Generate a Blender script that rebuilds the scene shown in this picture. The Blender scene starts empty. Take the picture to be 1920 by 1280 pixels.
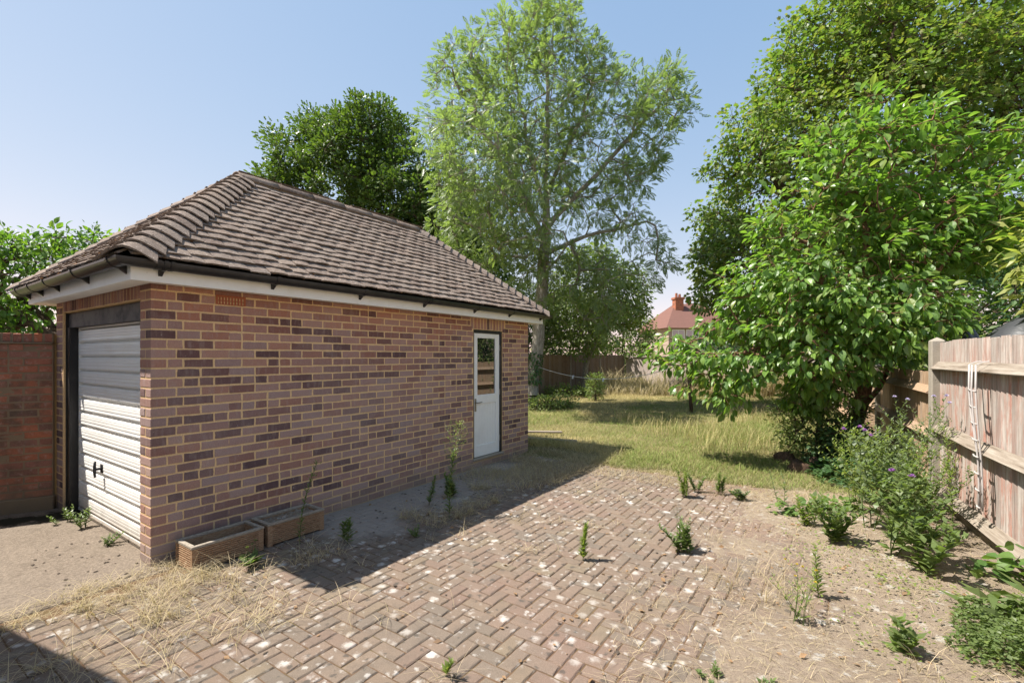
import bpy, bmesh, math, random
import numpy as np
from mathutils import Vector, Matrix, Quaternion

random.seed(11)
RNG = np.random.default_rng(11)
sc = bpy.context.scene
COL = sc.collection
R = math.radians

# ------------------------------------------------------------------ camera, sky, sun, exposure
EYE = 1.59
cam = bpy.data.cameras.new('camera')
cam.sensor_width = 36.0
cam.lens = 36.0 * 896.0 / 1920.0
cam.shift_y = 28.0 / 1920.0
cam.clip_start = 0.05
cam.clip_end = 2000.0
cam_o = bpy.data.objects.new('camera', cam)
COL.objects.link(cam_o)
cam_o.location = (0, 0, EYE)
cam_o.rotation_euler = (R(90), 0, 0)
sc.camera = cam_o

SUN_TRAVEL = Vector((1.427, 0.03, -2.27)).normalized()
SUN_EL = math.asin(-SUN_TRAVEL.z)
SUN_AZ = math.atan2(-SUN_TRAVEL.x, -SUN_TRAVEL.y)      # clockwise from +Y
world = bpy.data.worlds.new('World')
sc.world = world
world.use_nodes = True
wn = world.node_tree
wn.nodes.clear()
sky = wn.nodes.new('ShaderNodeTexSky')
sky.sky_type = 'NISHITA'
sky.sun_disc = False
sky.sun_elevation = SUN_EL
sky.sun_rotation = SUN_AZ
sky.air_density = 1.0
sky.dust_density = 0.25
sky.ozone_density = 2.0
bg = wn.nodes.new('ShaderNodeBackground')
bg.inputs['Strength'].default_value = 0.15
wo = wn.nodes.new('ShaderNodeOutputWorld')
# soft tone of the hazy summer sky: the same channel curve over the whole dome
sep = wn.nodes.new('ShaderNodeSeparateColor')
com = wn.nodes.new('ShaderNodeCombineColor')
wn.links.new(sky.outputs[0], sep.inputs[0])
for i_, (gam, sca) in enumerate(((0.76, 0.725), (0.49, 0.86), (0.28, 1.24))):
    pw = wn.nodes.new('ShaderNodeMath')
    pw.operation = 'POWER'
    pw.inputs[1].default_value = gam
    mu = wn.nodes.new('ShaderNodeMath')
    mu.operation = 'MULTIPLY'
    mu.inputs[1].default_value = sca
    wn.links.new(sep.outputs[i_], pw.inputs[0])
    wn.links.new(pw.outputs[0], mu.inputs[0])
    wn.links.new(mu.outputs[0], com.inputs[i_])
wn.links.new(com.outputs[0], bg.inputs[0])
wn.links.new(bg.outputs[0], wo.inputs[0])

sl = bpy.data.lights.new('sun', 'SUN')
sl.energy = 3.3
sl.angle = R(0.53)
sl.color = (1.0, 0.945, 0.86)
so = bpy.data.objects.new('sun', sl)
COL.objects.link(so)
so.location = (-20, 0, 30)
so.rotation_euler = SUN_TRAVEL.to_track_quat('-Z', 'Y').to_euler()

sc.view_settings.view_transform = 'Standard'
sc.view_settings.look = 'None'
sc.view_settings.exposure = 1.6
sc.view_settings.gamma = 1.0
sc.view_settings.use_curve_mapping = False
sc.cycles.max_bounces = 8
sc.cycles.transparent_max_bounces = 8

# ------------------------------------------------------------------ site frame: u along the garage, v across it
CX, CY = -2.73, 3.61
TH = math.atan2(0.823, 0.568)
UX, UY = math.cos(TH), math.sin(TH)
VX, VY = -UY, UX


def W(u, v, z=0.0):
    return (CX + u * UX + v * VX, CY + u * UY + v * VY, z)


def UV(x, y):
    dx, dy = x - CX, y - CY
    return dx * UX + dy * UY, dx * VX + dy * VY


# ------------------------------------------------------------------ helpers: naming, meshes
def tag(o, label=None, cat=None, group=None, kind=None):
    if label:
        o['label'] = label
    if cat:
        o['category'] = cat
    if group:
        o['group'] = group
    if kind:
        o['kind'] = kind
    return o


def empty(name, loc=(0, 0, 0), rz=0.0):
    o = bpy.data.objects.new(name, None)
    COL.objects.link(o)
    o.location = loc
    o.rotation_euler = (0, 0, rz)
    o.empty_display_size = 0.1
    return o


def link_mesh(name, me, parent=None):
    o = bpy.data.objects.new(name, me)
    COL.objects.link(o)
    if parent is not None:
        o.parent = parent
    return o


def arr_mesh(name, V, faces, mat, smooth=False, attr=None):
    """faces: list of (m,k) int arrays"""
    V = np.asarray(V, dtype=np.float32).reshape(-1, 3)
    me = bpy.data.meshes.new(name)
    fl = [np.asarray(f, dtype=np.int32) for f in faces if len(f)]
    nl = sum(f.size for f in fl)
    nf = sum(len(f) for f in fl)
    me.vertices.add(len(V))
    me.vertices.foreach_set('co', V.ravel())
    me.loops.add(nl)
    me.loops.foreach_set('vertex_index', np.concatenate([f.ravel() for f in fl]))
    me.polygons.add(nf)
    tot = np.concatenate([np.full(len(f), f.shape[1], dtype=np.int32) for f in fl])
    st = np.concatenate([[0], np.cumsum(tot)[:-1]]).astype(np.int32)
    me.polygons.foreach_set('loop_start', st)
    me.polygons.foreach_set('loop_total', tot)
    me.polygons.foreach_set('use_smooth', np.full(nf, bool(smooth)))
    if attr is not None:
        a = me.attributes.new('t', 'FLOAT', 'POINT')
        a.data.foreach_set('value', np.asarray(attr, dtype=np.float32))
    me.update(calc_edges=True)
    if mat is not None:
        me.materials.append(mat)
    return me


class MB:
    """collects boxes, prisms and tubes for one mesh"""

    def __init__(s):
        s.v = []
        s.f = []

    def add(s, vs, fs):
        b = len(s.v)
        s.v.extend([tuple(p) for p in vs])
        s.f.extend([tuple(i + b for i in f) for f in fs])
        return s

    def box(s, x0, x1, y0, y1, z0, z1):
        vs = [(x0, y0, z0), (x1, y0, z0), (x1, y1, z0), (x0, y1, z0), (x0, y0, z1), (x1, y0, z1), (x1, y1, z1), (x0, y1, z1)]
        return s.add(vs, [(0, 3, 2, 1), (4, 5, 6, 7), (0, 1, 5, 4), (1, 2, 6, 5), (2, 3, 7, 6), (3, 0, 4, 7)])

    def cbox(s, x0, x1, y0, y1, z0, z1, c=0.004):
        """box with chamfered edges"""
        P = []
        for (x, sx) in ((x0, 1), (x1, -1)):
            for (y, sy) in ((y0, 1), (y1, -1)):
                for (z, sz) in ((z0, 1), (z1, -1)):
                    P.append((x, y + sy * c, z + sz * c))
                    P.append((x + sx * c, y, z + sz * c))
                    P.append((x + sx * c, y + sy * c, z))
        bm = bmesh.new()
        for p in P:
            bm.verts.new(p)
        r = bmesh.ops.convex_hull(bm, input=bm.verts)
        bm.verts.index_update()
        vs = [v.co[:] for v in bm.verts]
        fs = [[v.index for v in f.verts] for f in bm.faces]
        bm.free()
        return s.add(vs, fs)

    def tube(s, pts, rad, n=8, cap=True):
        pts = [Vector(p) for p in pts]
        if not hasattr(rad, '__len__'):
            rad = [rad] * len(pts)
        b = len(s.v)
        prev = None
        for i, p in enumerate(pts):
            d = (pts[min(i + 1, len(pts) - 1)] - pts[max(i - 1, 0)]).normalized()
            if prev is None:
                a = d.orthogonal().normalized()
            else:
                a = (prev - d * prev.dot(d))
                a = a.normalized() if a.length > 1e-6 else d.orthogonal().normalized()
            prev = a
            c = d.cross(a)
            for k in range(n):
                t = 2 * math.pi * k / n
                s.v.append(tuple(p + (a * math.cos(t) + c * math.sin(t)) * rad[i]))
        for i in range(len(pts) - 1):
            for k in range(n):
                k2 = (k + 1) % n
                s.f.append((b + i * n + k, b + i * n + k2, b + (i + 1) * n + k2, b + (i + 1) * n + k))
        if cap:
            s.f.append(tuple(b + k for k in range(n))[::-1])
            s.f.append(tuple(b + (len(pts) - 1) * n + k for k in range(n)))
        return s

    def prism(s, prof, axis_pts):
        """closed profile list of 3-vectors swept by offsets"""
        b = len(s.v)
        n = len(prof)
        for off in axis_pts:
            for p in prof:
                s.v.append((p[0] + off[0], p[1] + off[1], p[2] + off[2]))
        for i in range(len(axis_pts) - 1):
            for k in range(n):
                k2 = (k + 1) % n
                s.f.append((b + i * n + k, b + i * n + k2, b + (i + 1) * n + k2, b + (i + 1) * n + k))
        s.f.append(tuple(b + k for k in range(n))[::-1])
        s.f.append(tuple(b + (len(axis_pts) - 1) * n + k for k in range(n)))
        return s

    def mesh(s, name, mat, smooth=False):
        me = bpy.data.meshes.new(name)
        me.from_pydata(s.v, [], s.f)
        if smooth:
            me.polygons.foreach_set('use_smooth', np.ones(len(me.polygons), dtype=bool))
        bm = bmesh.new()
        bm.from_mesh(me)
        bmesh.ops.recalc_face_normals(bm, faces=bm.faces)
        bm.to_mesh(me)
        bm.free()
        if mat is not None:
            me.materials.append(mat)
        return me

    def build(s, name, mat, parent=None, smooth=False):
        return link_mesh(name, s.mesh(name, mat, smooth), parent)


def vnoise(x, y, scale=1.0, seed=0):
    """2D value noise, numpy"""
    x = np.asarray(x, dtype=np.float64) * scale
    y = np.asarray(y, dtype=np.float64) * scale
    xi, yi = np.floor(x).astype(np.int64), np.floor(y).astype(np.int64)
    fx, fy = x - xi, y - yi
    fx, fy = fx * fx * (3 - 2 * fx), fy * fy * (3 - 2 * fy)

    def h(a, b):
        n = (a * 374761393 + b * 668265263 + seed * 974634777) & 0x7fffffff
        n = ((n ^ (n >> 13)) * 1274126177) & 0x7fffffff
        n = (n ^ (n >> 16)) & 0xffff
        return n / 65535.0
    return (h(xi, yi) * (1 - fx) + h(xi + 1, yi) * fx) * (1 - fy) + (h(xi, yi + 1) * (1 - fx) + h(xi + 1, yi + 1) * fx) * fy


def unit(a):
    return a / np.maximum(np.linalg.norm(a, axis=-1, keepdims=True), 1e-9)


# ------------------------------------------------------------------ materials
class NT:
    def __init__(s, name):
        s.m = bpy.data.materials.new(name)
        s.m.use_nodes = True
        s.t = s.m.node_tree
        s.t.nodes.clear()
        s.out = s.t.nodes.new('ShaderNodeOutputMaterial')

    def n(s, typ, ins=None, **props):
        nd = s.t.nodes.new('ShaderNode' + typ)
        for k, v in props.items():
            setattr(nd, k, v)
        for k, v in (ins or {}).items():
            sk = nd.inputs[k]
            if isinstance(v, bpy.types.NodeSocket):
                s.t.links.new(v, sk)
            else:
                if hasattr(sk.default_value, '__len__') and not isinstance(v, str):
                    v = tuple(v)
                    if len(sk.default_value) == 4 and len(v) == 3:
                        v = v + (1,)
                sk.default_value = v
        return nd

    def pos(s):
        return s.n('NewGeometry').outputs['Position']

    def obj(s):
        return s.n('TexCoord').outputs['Object']

    def noise(s, scale, vec=None, detail=4, rough=0.55, dist=0.0):
        i = {'Scale': scale, 'Detail': detail, 'Roughness': rough, 'Distortion': dist}
        if vec is not None:
            i['Vector'] = vec
        return s.n('TexNoise', i).outputs['Fac']

    def scaled(s, vec, sx, sy, sz):
        return s.n('VectorMath', {0: vec, 1: (sx, sy, sz)}, operation='MULTIPLY').outputs[0]

    def ramp(s, fac, stops, interp='LINEAR'):
        nd = s.n('ValToRGB', {'Fac': fac})
        cr = nd.color_ramp
        cr.interpolation = interp
        while len(cr.elements) < len(stops):
            cr.elements.new(0.5)
        for e, (p, c) in zip(cr.elements, stops):
            e.position = p
            if not hasattr(c, '__len__'):
                c = (c, c, c)
            e.color = (c[0], c[1], c[2], 1)
        return nd.outputs['Color']

    def mix(s, fac, a, b, mode='MIX'):
        nd = s.n('Mix', None, data_type='RGBA', blend_type=mode)
        for k, v in ((0, fac), (6, a), (7, b)):
            sk = nd.inputs[k]
            if isinstance(v, bpy.types.NodeSocket):
                s.t.links.new(v, sk)
            elif k == 0:
                sk.default_value = v
            else:
                sk.default_value = tuple(v) + (1,) if len(v) == 3 else v
        return nd.outputs[2]

    def math(s, op, a, b=0.0, c=0.0, clamp=False):
        nd = s.n('Math', {0: a, 1: b, 2: c}, operation=op)
        nd.use_clamp = clamp
        return nd.outputs[0]

    def rnd(s):
        a = s.n('ObjectInfo').outputs['Random']
        b = s.n('NewGeometry').outputs['Random Per Island']
        return s.math('FRACT', s.math('ADD', a, b))

    def bump(s, h, strength=0.3, dist=0.01, normal=None):
        i = {'Height': h, 'Strength': strength, 'Distance': dist}
        if normal is not None:
            i['Normal'] = normal
        return s.n('Bump', i).outputs['Normal']

    def pbr(s, col, rough=0.8, normal=None, spec=0.3, metal=0.0, **extra):
        i = {'Base Color': col, 'Roughness': rough, 'Specular IOR Level': spec, 'Metallic': metal}
        if normal is not None:
            i['Normal'] = normal
        i.update(extra)
        return s.n('BsdfPrincipled', i).outputs[0]

    def done(s, shader):
        s.t.links.new(shader, s.out.inputs['Surface'])
        return s.m


MAT = {}


def sepz(t, p):
    return t.n('SeparateXYZ', {0: p}).outputs[2]


def make_materials():
    # garage brick
    t = NT('garage_brick')
    p = t.pos()
    r = t.rnd()
    c = t.ramp(r, [(0.0, (0.1822, 0.1048, 0.09563)), (0.12, (0.1139, 0.07107, 0.0729)), (0.24, (0.2915, 0.1686, 0.1412)), (0.36, (0.3554, 0.2233, 0.1913)),
                   (0.5, (0.3827, 0.2552, 0.2187)), (0.62, (0.3189, 0.2278, 0.2141)), (0.74, (0.2233, 0.1184, 0.1003)), (0.86, (0.3645, 0.1959, 0.1458)), (1.0, (0.41, 0.2734, 0.2233))])
    hz = t.ramp(t.math('DIVIDE', sepz(t, p), 2.2), [(0.0, 0.0), (0.6, 0.1), (1.0, 1.0)])
    warm = t.mix(1.0, c, (1.15, 0.84, 0.66), 'MULTIPLY')
    c = t.mix(t.math('MULTIPLY', hz, 0.75), c, warm)
    streak = t.noise(9, t.scaled(p, 3.0, 3.0, 0.8), 4, 0.6)
    c = t.mix(t.ramp(streak, [(0.5, 0.0), (0.8, 0.45)]), c, (0.4009, 0.3143, 0.2825))
    big = t.noise(1.1, p, 3)
    c = t.mix(t.ramp(big, [(0.46, 0.0), (0.75, 0.4)]), c, (0.4009, 0.3099, 0.278))
    fine = t.noise(160, p, 5, 0.7)
    c = t.mix(0.55, c, t.ramp(fine, [(0.25, 0.45), (0.75, 1.5)]), 'MULTIPLY')
    spk = t.noise(55, p, 2)
    c = t.mix(t.ramp(spk, [(0.70, 0.0), (0.76, 0.6)]), c, (0.4556, 0.41, 0.3645))
    base = t.ramp(t.math('ADD', sepz(t, p), t.math('MULTIPLY', t.noise(2.5, p, 4), 0.3)), [(0.12, 0.65), (0.42, 0.0)])
    c = t.mix(base, c, (0.2825, 0.2278, 0.1869))
    MAT['brick'] = t.done(t.pbr(c, 0.88, t.bump(t.math('ADD', fine, t.noise(35, p, 3)), 0.5, 0.004), 0.25))

    t = NT('mortar')
    p = t.pos()
    n1 = t.noise(6, p, 4)
    c = t.mix(n1, (0.7983, 0.5564, 0.3024), (0.6532, 0.4415, 0.2359))
    c = t.mix(0.5, c, t.ramp(t.noise(120, p, 4), [(0.3, 0.55), (0.75, 1.3)]), 'MULTIPLY')
    base = t.ramp(t.math('ADD', sepz(t, p), t.math('MULTIPLY', t.noise(2.5, p, 4), 0.3)), [(0.12, 0.75), (0.45, 0.0)])
    c = t.mix(base, c, (0.2903, 0.2298, 0.1814))
    MAT['mortar'] = t.done(t.pbr(c, 0.95, t.bump(t.noise(150, p, 5), 0.6, 0.004), 0.1))

    # old red garden wall brick
    t = NT('garden_wall_brick')
    p = t.pos()
    c = t.ramp(t.rnd(), [(0.0, (0.312, 0.13, 0.091)), (0.25, (0.416, 0.143, 0.078)), (0.45, (0.221, 0.1105, 0.0845)),
                         (0.65, (0.351, 0.156, 0.1105)), (0.85, (0.468, 0.156, 0.0845)), (1.0, (0.26, 0.156, 0.117))])
    blot = t.noise(3.2, p, 5, 0.65)
    c = t.mix(t.ramp(blot, [(0.46, 0.0), (0.66, 0.8)]), c, (0.104, 0.0806, 0.0585))
    c = t.mix(t.ramp(t.noise(22, p, 4), [(0.55, 0.0), (0.8, 0.5)]), c, (0.494, 0.377, 0.312))
    c = t.mix(0.5, c, t.ramp(t.noise(140, p, 5), [(0.25, 0.5), (0.75, 1.45)]), 'MULTIPLY')
    base = t.ramp(t.math('ADD', sepz(t, p), t.math('MULTIPLY', t.noise(3, p, 4), 0.3)), [(0.15, 0.7), (0.5, 0.0)])
    c = t.mix(base, c, (0.195, 0.1625, 0.117))
    MAT['redbrick'] = t.done(t.pbr(c, 0.9, t.bump(t.noise(60, p, 6, 0.7), 0.6, 0.006), 0.2))
    t = NT('old_mortar')
    p = t.pos()
    c = t.mix(t.noise(5, p, 5), (0.33, 0.23, 0.14), (0.16, 0.12, 0.085))
    base = t.ramp(t.math('ADD', sepz(t, p), t.math('MULTIPLY', t.noise(3, p, 4), 0.3)), [(0.15, 0.8), (0.5, 0.0)])
    c = t.mix(base, c, (0.15, 0.125, 0.09))
    MAT['oldmortar'] = t.done(t.pbr(c, 0.95, t.bump(t.noise(90, p, 5), 0.6, 0.006), 0.1))

    # roof tiles
    t = NT('roof_tile')
    p = t.pos()
    c = t.ramp(t.rnd(), [(0.0, (0.2031, 0.1598, 0.131)), (0.35, (0.2686, 0.2136, 0.1769)), (0.6, (0.2293, 0.186, 0.1573)), (0.85, (0.2948, 0.2293, 0.1834)), (1.0, (0.1834, 0.1388, 0.1153))])
    c = t.mix(t.ramp(t.noise(2.2, p, 5, 0.6), [(0.42, 0.0), (0.7, 0.5)]), c, (0.1638, 0.1153, 0.09435))
    c = t.mix(t.ramp(t.noise(26, p, 5, 0.7), [(0.5, 0.0), (0.72, 0.6)]), c, (0.4849, 0.3931, 0.3276))
    c = t.mix(t.ramp(t.noise(70, p, 3), [(0.66, 0.0), (0.72, 0.75)]), c, (0.6815, 0.6028, 0.4979))
    c = t.mix(0.6, c, t.ramp(t.noise(190, p, 4, 0.7), [(0.25, 0.35), (0.75, 1.6)]), 'MULTIPLY')
    MAT['tile'] = t.done(t.pbr(c, 0.95, t.bump(t.noise(80, p, 7, 0.78), 1.0, 0.012), 0.1))
    t = NT('roof_moss')
    c = t.ramp(t.rnd(), [(0.0, (0.05, 0.032, 0.02)), (0.5, (0.16, 0.075, 0.03)), (0.8, (0.24, 0.11, 0.04)), (1.0, (0.1, 0.09, 0.03))])
    MAT['moss'] = t.done(t.pbr(c, 1.0, None, 0.05))
    t = NT('roof_underlay')
    MAT['underlay'] = t.done(t.pbr((0.035, 0.03, 0.027), 0.95))

    # paints
    t = NT('white_paint')
    p = t.pos()
    c = t.mix(t.ramp(t.noise(5, p, 5, 0.65), [(0.45, 0.0), (0.8, 0.4)]), (0.864, 0.8532, 0.8208), (0.648, 0.6156, 0.5508))
    c = t.mix(t.ramp(t.noise(60, p, 2), [(0.72, 0.0), (0.78, 0.5)]), c, (0.324, 0.2916, 0.2376))
    MAT['white'] = t.done(t.pbr(c, 0.5, t.bump(t.noise(30, p, 4), 0.12, 0.004), 0.4))
    t = NT('garage_door_paint')
    p = t.pos()
    c = t.mix(t.ramp(t.noise(3, p, 5, 0.65), [(0.45, 0.0), (0.85, 0.4)]), (0.88, 0.86, 0.82), (0.72, 0.65, 0.57))
    low = t.ramp(t.math('ADD', sepz(t, p), t.math('MULTIPLY', t.noise(9, p, 5), 0.28)), [(0.17, 0.55), (0.42, 0.0)])
    c = t.mix(low, c, (0.36, 0.30, 0.235))
    c = t.mix(t.ramp(t.noise(38, p, 3), [(0.70, 0.0), (0.75, 0.55)]), c, (0.35, 0.28, 0.21))
    MAT['garagedoor'] = t.done(t.pbr(c, 0.4, None, 0.4))
    t = NT('black_paint')
    p = t.pos()
    c = t.mix(t.ramp(t.noise(12, t.scaled(p, 1, 1, 0.4), 5, 0.7), [(0.5, 0.0), (0.75, 0.6)]), (0.014, 0.014, 0.016), (0.06, 0.057, 0.055))
    MAT['black'] = t.done(t.pbr(c, 0.4, t.bump(t.noise(50, p, 4), 0.15, 0.003), 0.4))
    t = NT('weathered_head_board')
    p = t.pos()
    c = t.mix(t.ramp(t.noise(7, p, 6, 0.7), [(0.45, 0.0), (0.65, 0.9)]), (0.12, 0.105, 0.10), (0.035, 0.033, 0.034))
    MAT['headboard'] = t.done(t.pbr(c, 0.65, t.bump(t.noise(40, p, 4), 0.2, 0.003), 0.3))
    t = NT('gutter_plastic')
    p = t.pos()
    c = t.mix(t.ramp(t.noise(9, p, 5), [(0.45, 0.0), (0.8, 0.5)]), (0.017, 0.017, 0.019), (0.065, 0.06, 0.055))
    MAT['gutter'] = t.done(t.pbr(c, 0.33, None, 0.45))
    t = NT('terracotta')
    p = t.pos()
    MAT['terracotta'] = t.done(t.pbr(t.mix(t.noise(30, p), (0.40, 0.13, 0.06), (0.28, 0.085, 0.045)), 0.85))
    t = NT('dark_void')
    MAT['void'] = t.done(t.pbr((0.012, 0.011, 0.011), 0.9, None, 0.1))
    t = NT('window_glass')
    MAT['glass'] = t.done(t.pbr((0.014, 0.016, 0.016), 0.015, None, 0.5, **{'IOR': 2.7}))
    t = NT('dull_metal')
    p = t.pos()
    MAT['metal'] = t.done(t.pbr(t.mix(t.noise(20, p), (0.42, 0.38, 0.32), (0.22, 0.2, 0.18)), 0.45, None, 0.5, 0.7))

    # ground surfaces
    def spots(t, p, scale, thr, jit=0.35):
        w = t.n('VectorMath', {0: p, 1: t.n('VectorMath', {0: t.n('TexNoise', {'Vector': p, 'Scale': 32.0, 'Detail': 5.0, 'Roughness': 0.7}).outputs['Color'], 1: (0.075, 0.075, 0.05)}, operation='MULTIPLY').outputs[0]}, operation='ADD').outputs[0]
        v = t.n('TexVoronoi', {'Vector': w, 'Scale': scale, 'Randomness': 1.0})
        rad = t.math('MULTIPLY', t.n('SeparateXYZ', {0: v.outputs['Color']}).outputs[0], thr)
        return t.math('SUBTRACT', rad, v.outputs['Distance'])
    t = NT('paver')
    p = t.pos()
    c = t.ramp(t.rnd(), [(0.0, (0.1862, 0.1417, 0.1085)), (0.2, (0.2057, 0.1557, 0.1168)), (0.4, (0.1668, 0.1362, 0.1085)), (0.6, (0.214, 0.1612, 0.1223)), (0.8, (0.189, 0.1362, 0.1056)), (1.0, (0.2029, 0.1612, 0.114))])
    pk = t.noise(0.55, p, 2)
    c = t.mix(t.ramp(pk, [(0.52, 0.0), (0.68, 0.55)]), c, (0.2279, 0.1446, 0.1168))
    c = t.mix(t.ramp(t.noise(7, p, 5, 0.65), [(0.48, 0.0), (0.72, 0.55)]), c, (0.139, 0.114, 0.09173))
    c = t.mix(0.6, c, t.ramp(t.noise(210, p, 4, 0.7), [(0.28, 0.45), (0.72, 1.5)]), 'MULTIPLY')
    msk = t.ramp(t.noise(1.6, p, 3), [(0.36, 0.3), (0.56, 1.0)])
    s1 = t.ramp(spots(t, p, 10.5, 0.47), [(0.0, 0.0), (0.26, 0.62)])
    c = t.mix(t.math('MULTIPLY', s1, msk), c, (0.665, 0.6384, 0.5918))
    s3 = t.ramp(spots(t, t.n('VectorMath', {0: p, 1: (7.3, 3.1, 0)}, operation='ADD').outputs[0], 21, 0.42), [(0.0, 0.0), (0.22, 0.6)])
    c = t.mix(t.math('MULTIPLY', s3, msk), c, (0.532, 0.5054, 0.4655))
    s2 = t.ramp(spots(t, t.n('VectorMath', {0: p, 1: (3.7, 9.1, 0)}, operation='ADD').outputs[0], 15, 0.40), [(0.0, 0.0), (0.14, 0.75)])
    c = t.mix(s2, c, (0.07608, 0.0673, 0.05852))
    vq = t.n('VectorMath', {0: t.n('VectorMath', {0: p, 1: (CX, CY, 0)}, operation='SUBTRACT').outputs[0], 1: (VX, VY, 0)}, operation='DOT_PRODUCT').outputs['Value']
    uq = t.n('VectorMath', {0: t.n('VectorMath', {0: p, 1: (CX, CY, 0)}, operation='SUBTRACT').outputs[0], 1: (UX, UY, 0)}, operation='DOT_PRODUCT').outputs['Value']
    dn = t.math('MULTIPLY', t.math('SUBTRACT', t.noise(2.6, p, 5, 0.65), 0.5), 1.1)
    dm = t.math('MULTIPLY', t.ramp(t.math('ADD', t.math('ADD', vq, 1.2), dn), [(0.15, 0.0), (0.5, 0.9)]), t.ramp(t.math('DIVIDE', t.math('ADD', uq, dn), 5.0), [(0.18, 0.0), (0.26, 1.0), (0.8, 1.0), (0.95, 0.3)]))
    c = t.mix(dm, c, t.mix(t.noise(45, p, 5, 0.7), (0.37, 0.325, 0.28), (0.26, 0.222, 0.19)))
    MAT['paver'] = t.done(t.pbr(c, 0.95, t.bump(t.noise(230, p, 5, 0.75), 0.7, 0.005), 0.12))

    t = NT('joint_soil')
    p = t.pos()
    c = t.mix(t.noise(30, p, 5, 0.7), (0.1845, 0.1117, 0.06797), (0.09712, 0.06602, 0.0437))
    c = t.mix(t.ramp(t.noise(5, p, 4), [(0.5, 0.0), (0.75, 0.6)]), c, (0.1359, 0.1262, 0.05339))
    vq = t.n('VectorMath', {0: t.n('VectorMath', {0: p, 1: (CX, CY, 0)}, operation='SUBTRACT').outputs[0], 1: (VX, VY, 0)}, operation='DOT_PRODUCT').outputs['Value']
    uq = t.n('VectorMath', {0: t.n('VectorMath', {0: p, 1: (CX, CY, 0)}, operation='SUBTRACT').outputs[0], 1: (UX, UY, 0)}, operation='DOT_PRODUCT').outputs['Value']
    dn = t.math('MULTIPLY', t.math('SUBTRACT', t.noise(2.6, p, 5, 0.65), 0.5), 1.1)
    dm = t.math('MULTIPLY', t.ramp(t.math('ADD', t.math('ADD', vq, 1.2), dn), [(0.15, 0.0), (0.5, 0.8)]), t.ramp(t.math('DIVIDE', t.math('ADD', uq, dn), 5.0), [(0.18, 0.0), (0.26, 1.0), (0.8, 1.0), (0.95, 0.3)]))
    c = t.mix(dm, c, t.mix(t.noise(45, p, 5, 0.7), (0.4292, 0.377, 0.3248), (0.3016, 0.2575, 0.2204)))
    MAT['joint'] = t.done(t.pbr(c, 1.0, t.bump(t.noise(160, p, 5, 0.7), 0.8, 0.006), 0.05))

    t = NT('concrete_drive')
    p = t.pos()
    c = t.mix(t.noise(1.6, p, 5, 0.6), (0.2101, 0.1703, 0.1334), (0.1533, 0.1221, 0.09369))
    v = t.n('TexVoronoi', {'Vector': p, 'Scale': 85.0})
    agg = t.ramp(t.n('SeparateXYZ', {0: v.outputs['Color']}).outputs[1], [(0.0, 0.62), (0.5, 1.0), (1.0, 1.45)])
    c = t.mix(0.55, c, agg, 'MULTIPLY')
    st = t.ramp(t.noise(4.5, p, 6, 0.72), [(0.56, 0.0), (0.62, 0.75)])
    c = t.mix(t.math('MULTIPLY', st, 0.5), c, (0.09086, 0.07098, 0.05395))
    # moss along the foot of the garden wall (distance from the wall line)
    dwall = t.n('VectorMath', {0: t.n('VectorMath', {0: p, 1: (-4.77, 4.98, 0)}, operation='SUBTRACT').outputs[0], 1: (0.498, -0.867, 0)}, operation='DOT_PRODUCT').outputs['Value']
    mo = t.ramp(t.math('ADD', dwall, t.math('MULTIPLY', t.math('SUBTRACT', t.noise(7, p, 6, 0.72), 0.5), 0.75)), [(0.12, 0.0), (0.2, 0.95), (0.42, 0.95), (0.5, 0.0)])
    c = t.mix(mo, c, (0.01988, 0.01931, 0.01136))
    MAT['concrete'] = t.done(t.pbr(c, 0.92, t.bump(t.math('ADD', t.noise(120, p, 5, 0.7), v.outputs['Distance']), 0.6, 0.005), 0.15))

    t = NT('dry_soil')
    p = t.pos()
    c = t.mix(t.noise(2.2, p, 5, 0.65), (0.3318, 0.2648, 0.2015), (0.245, 0.1896, 0.1422))
    c = t.mix(t.ramp(t.noise(18, p, 5, 0.7), [(0.5, 0.0), (0.66, 0.7)]), c, (0.3951, 0.324, 0.2371))
    c = t.mix(t.ramp(t.noise(9, p, 4, 0.7), [(0.58, 0.0), (0.66, 0.8)]), c, (0.4741, 0.4425, 0.4031))
    c = t.mix(t.ramp(t.noise(26, p, 4, 0.7), [(0.60, 0.0), (0.68, 0.7)]), c, (0.1185, 0.08297, 0.05531))
    MAT['soil'] = t.done(t.pbr(c, 1.0, t.bump(t.noise(60, p, 8, 0.75), 1.0, 0.02), 0.05))
    t = NT('lawn_soil')
    p = t.pos()
    c = t.mix(t.noise(1.2, p, 5, 0.65), (0.264, 0.208, 0.108), (0.128, 0.132, 0.048))
    c = t.mix(0.6, c, t.ramp(t.noise(70, p, 5, 0.75), [(0.3, 0.4), (0.7, 1.5)]), 'MULTIPLY')
    MAT['lawnsoil'] = t.done(t.pbr(c, 1.0, t.bump(t.noise(70, p, 6, 0.75), 1.0, 0.02), 0.05))
    t = NT('far_ground')
    p = t.pos()
    c = t.mix(t.noise(0.25, p, 6, 0.65), (0.24, 0.2, 0.10), (0.11, 0.13, 0.045))
    MAT['ground'] = t.done(t.pbr(c, 1.0, None, 0.05))

    # timber
    t = NT('weathered_fence_board')
    p = t.obj()
    r = t.rnd()
    g = t.noise(5, t.scaled(p, 9, 9, 0.5), 5, 0.65)
    c = t.ramp(g, [(0.3, (0.246, 0.2018, 0.1722)), (0.5, (0.4133, 0.3543, 0.3099)), (0.7, (0.5412, 0.4821, 0.4329))])
    c = t.mix(0.45, c, t.ramp(r, [(0.0, 0.65), (1.0, 1.3)]), 'MULTIPLY')
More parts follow.
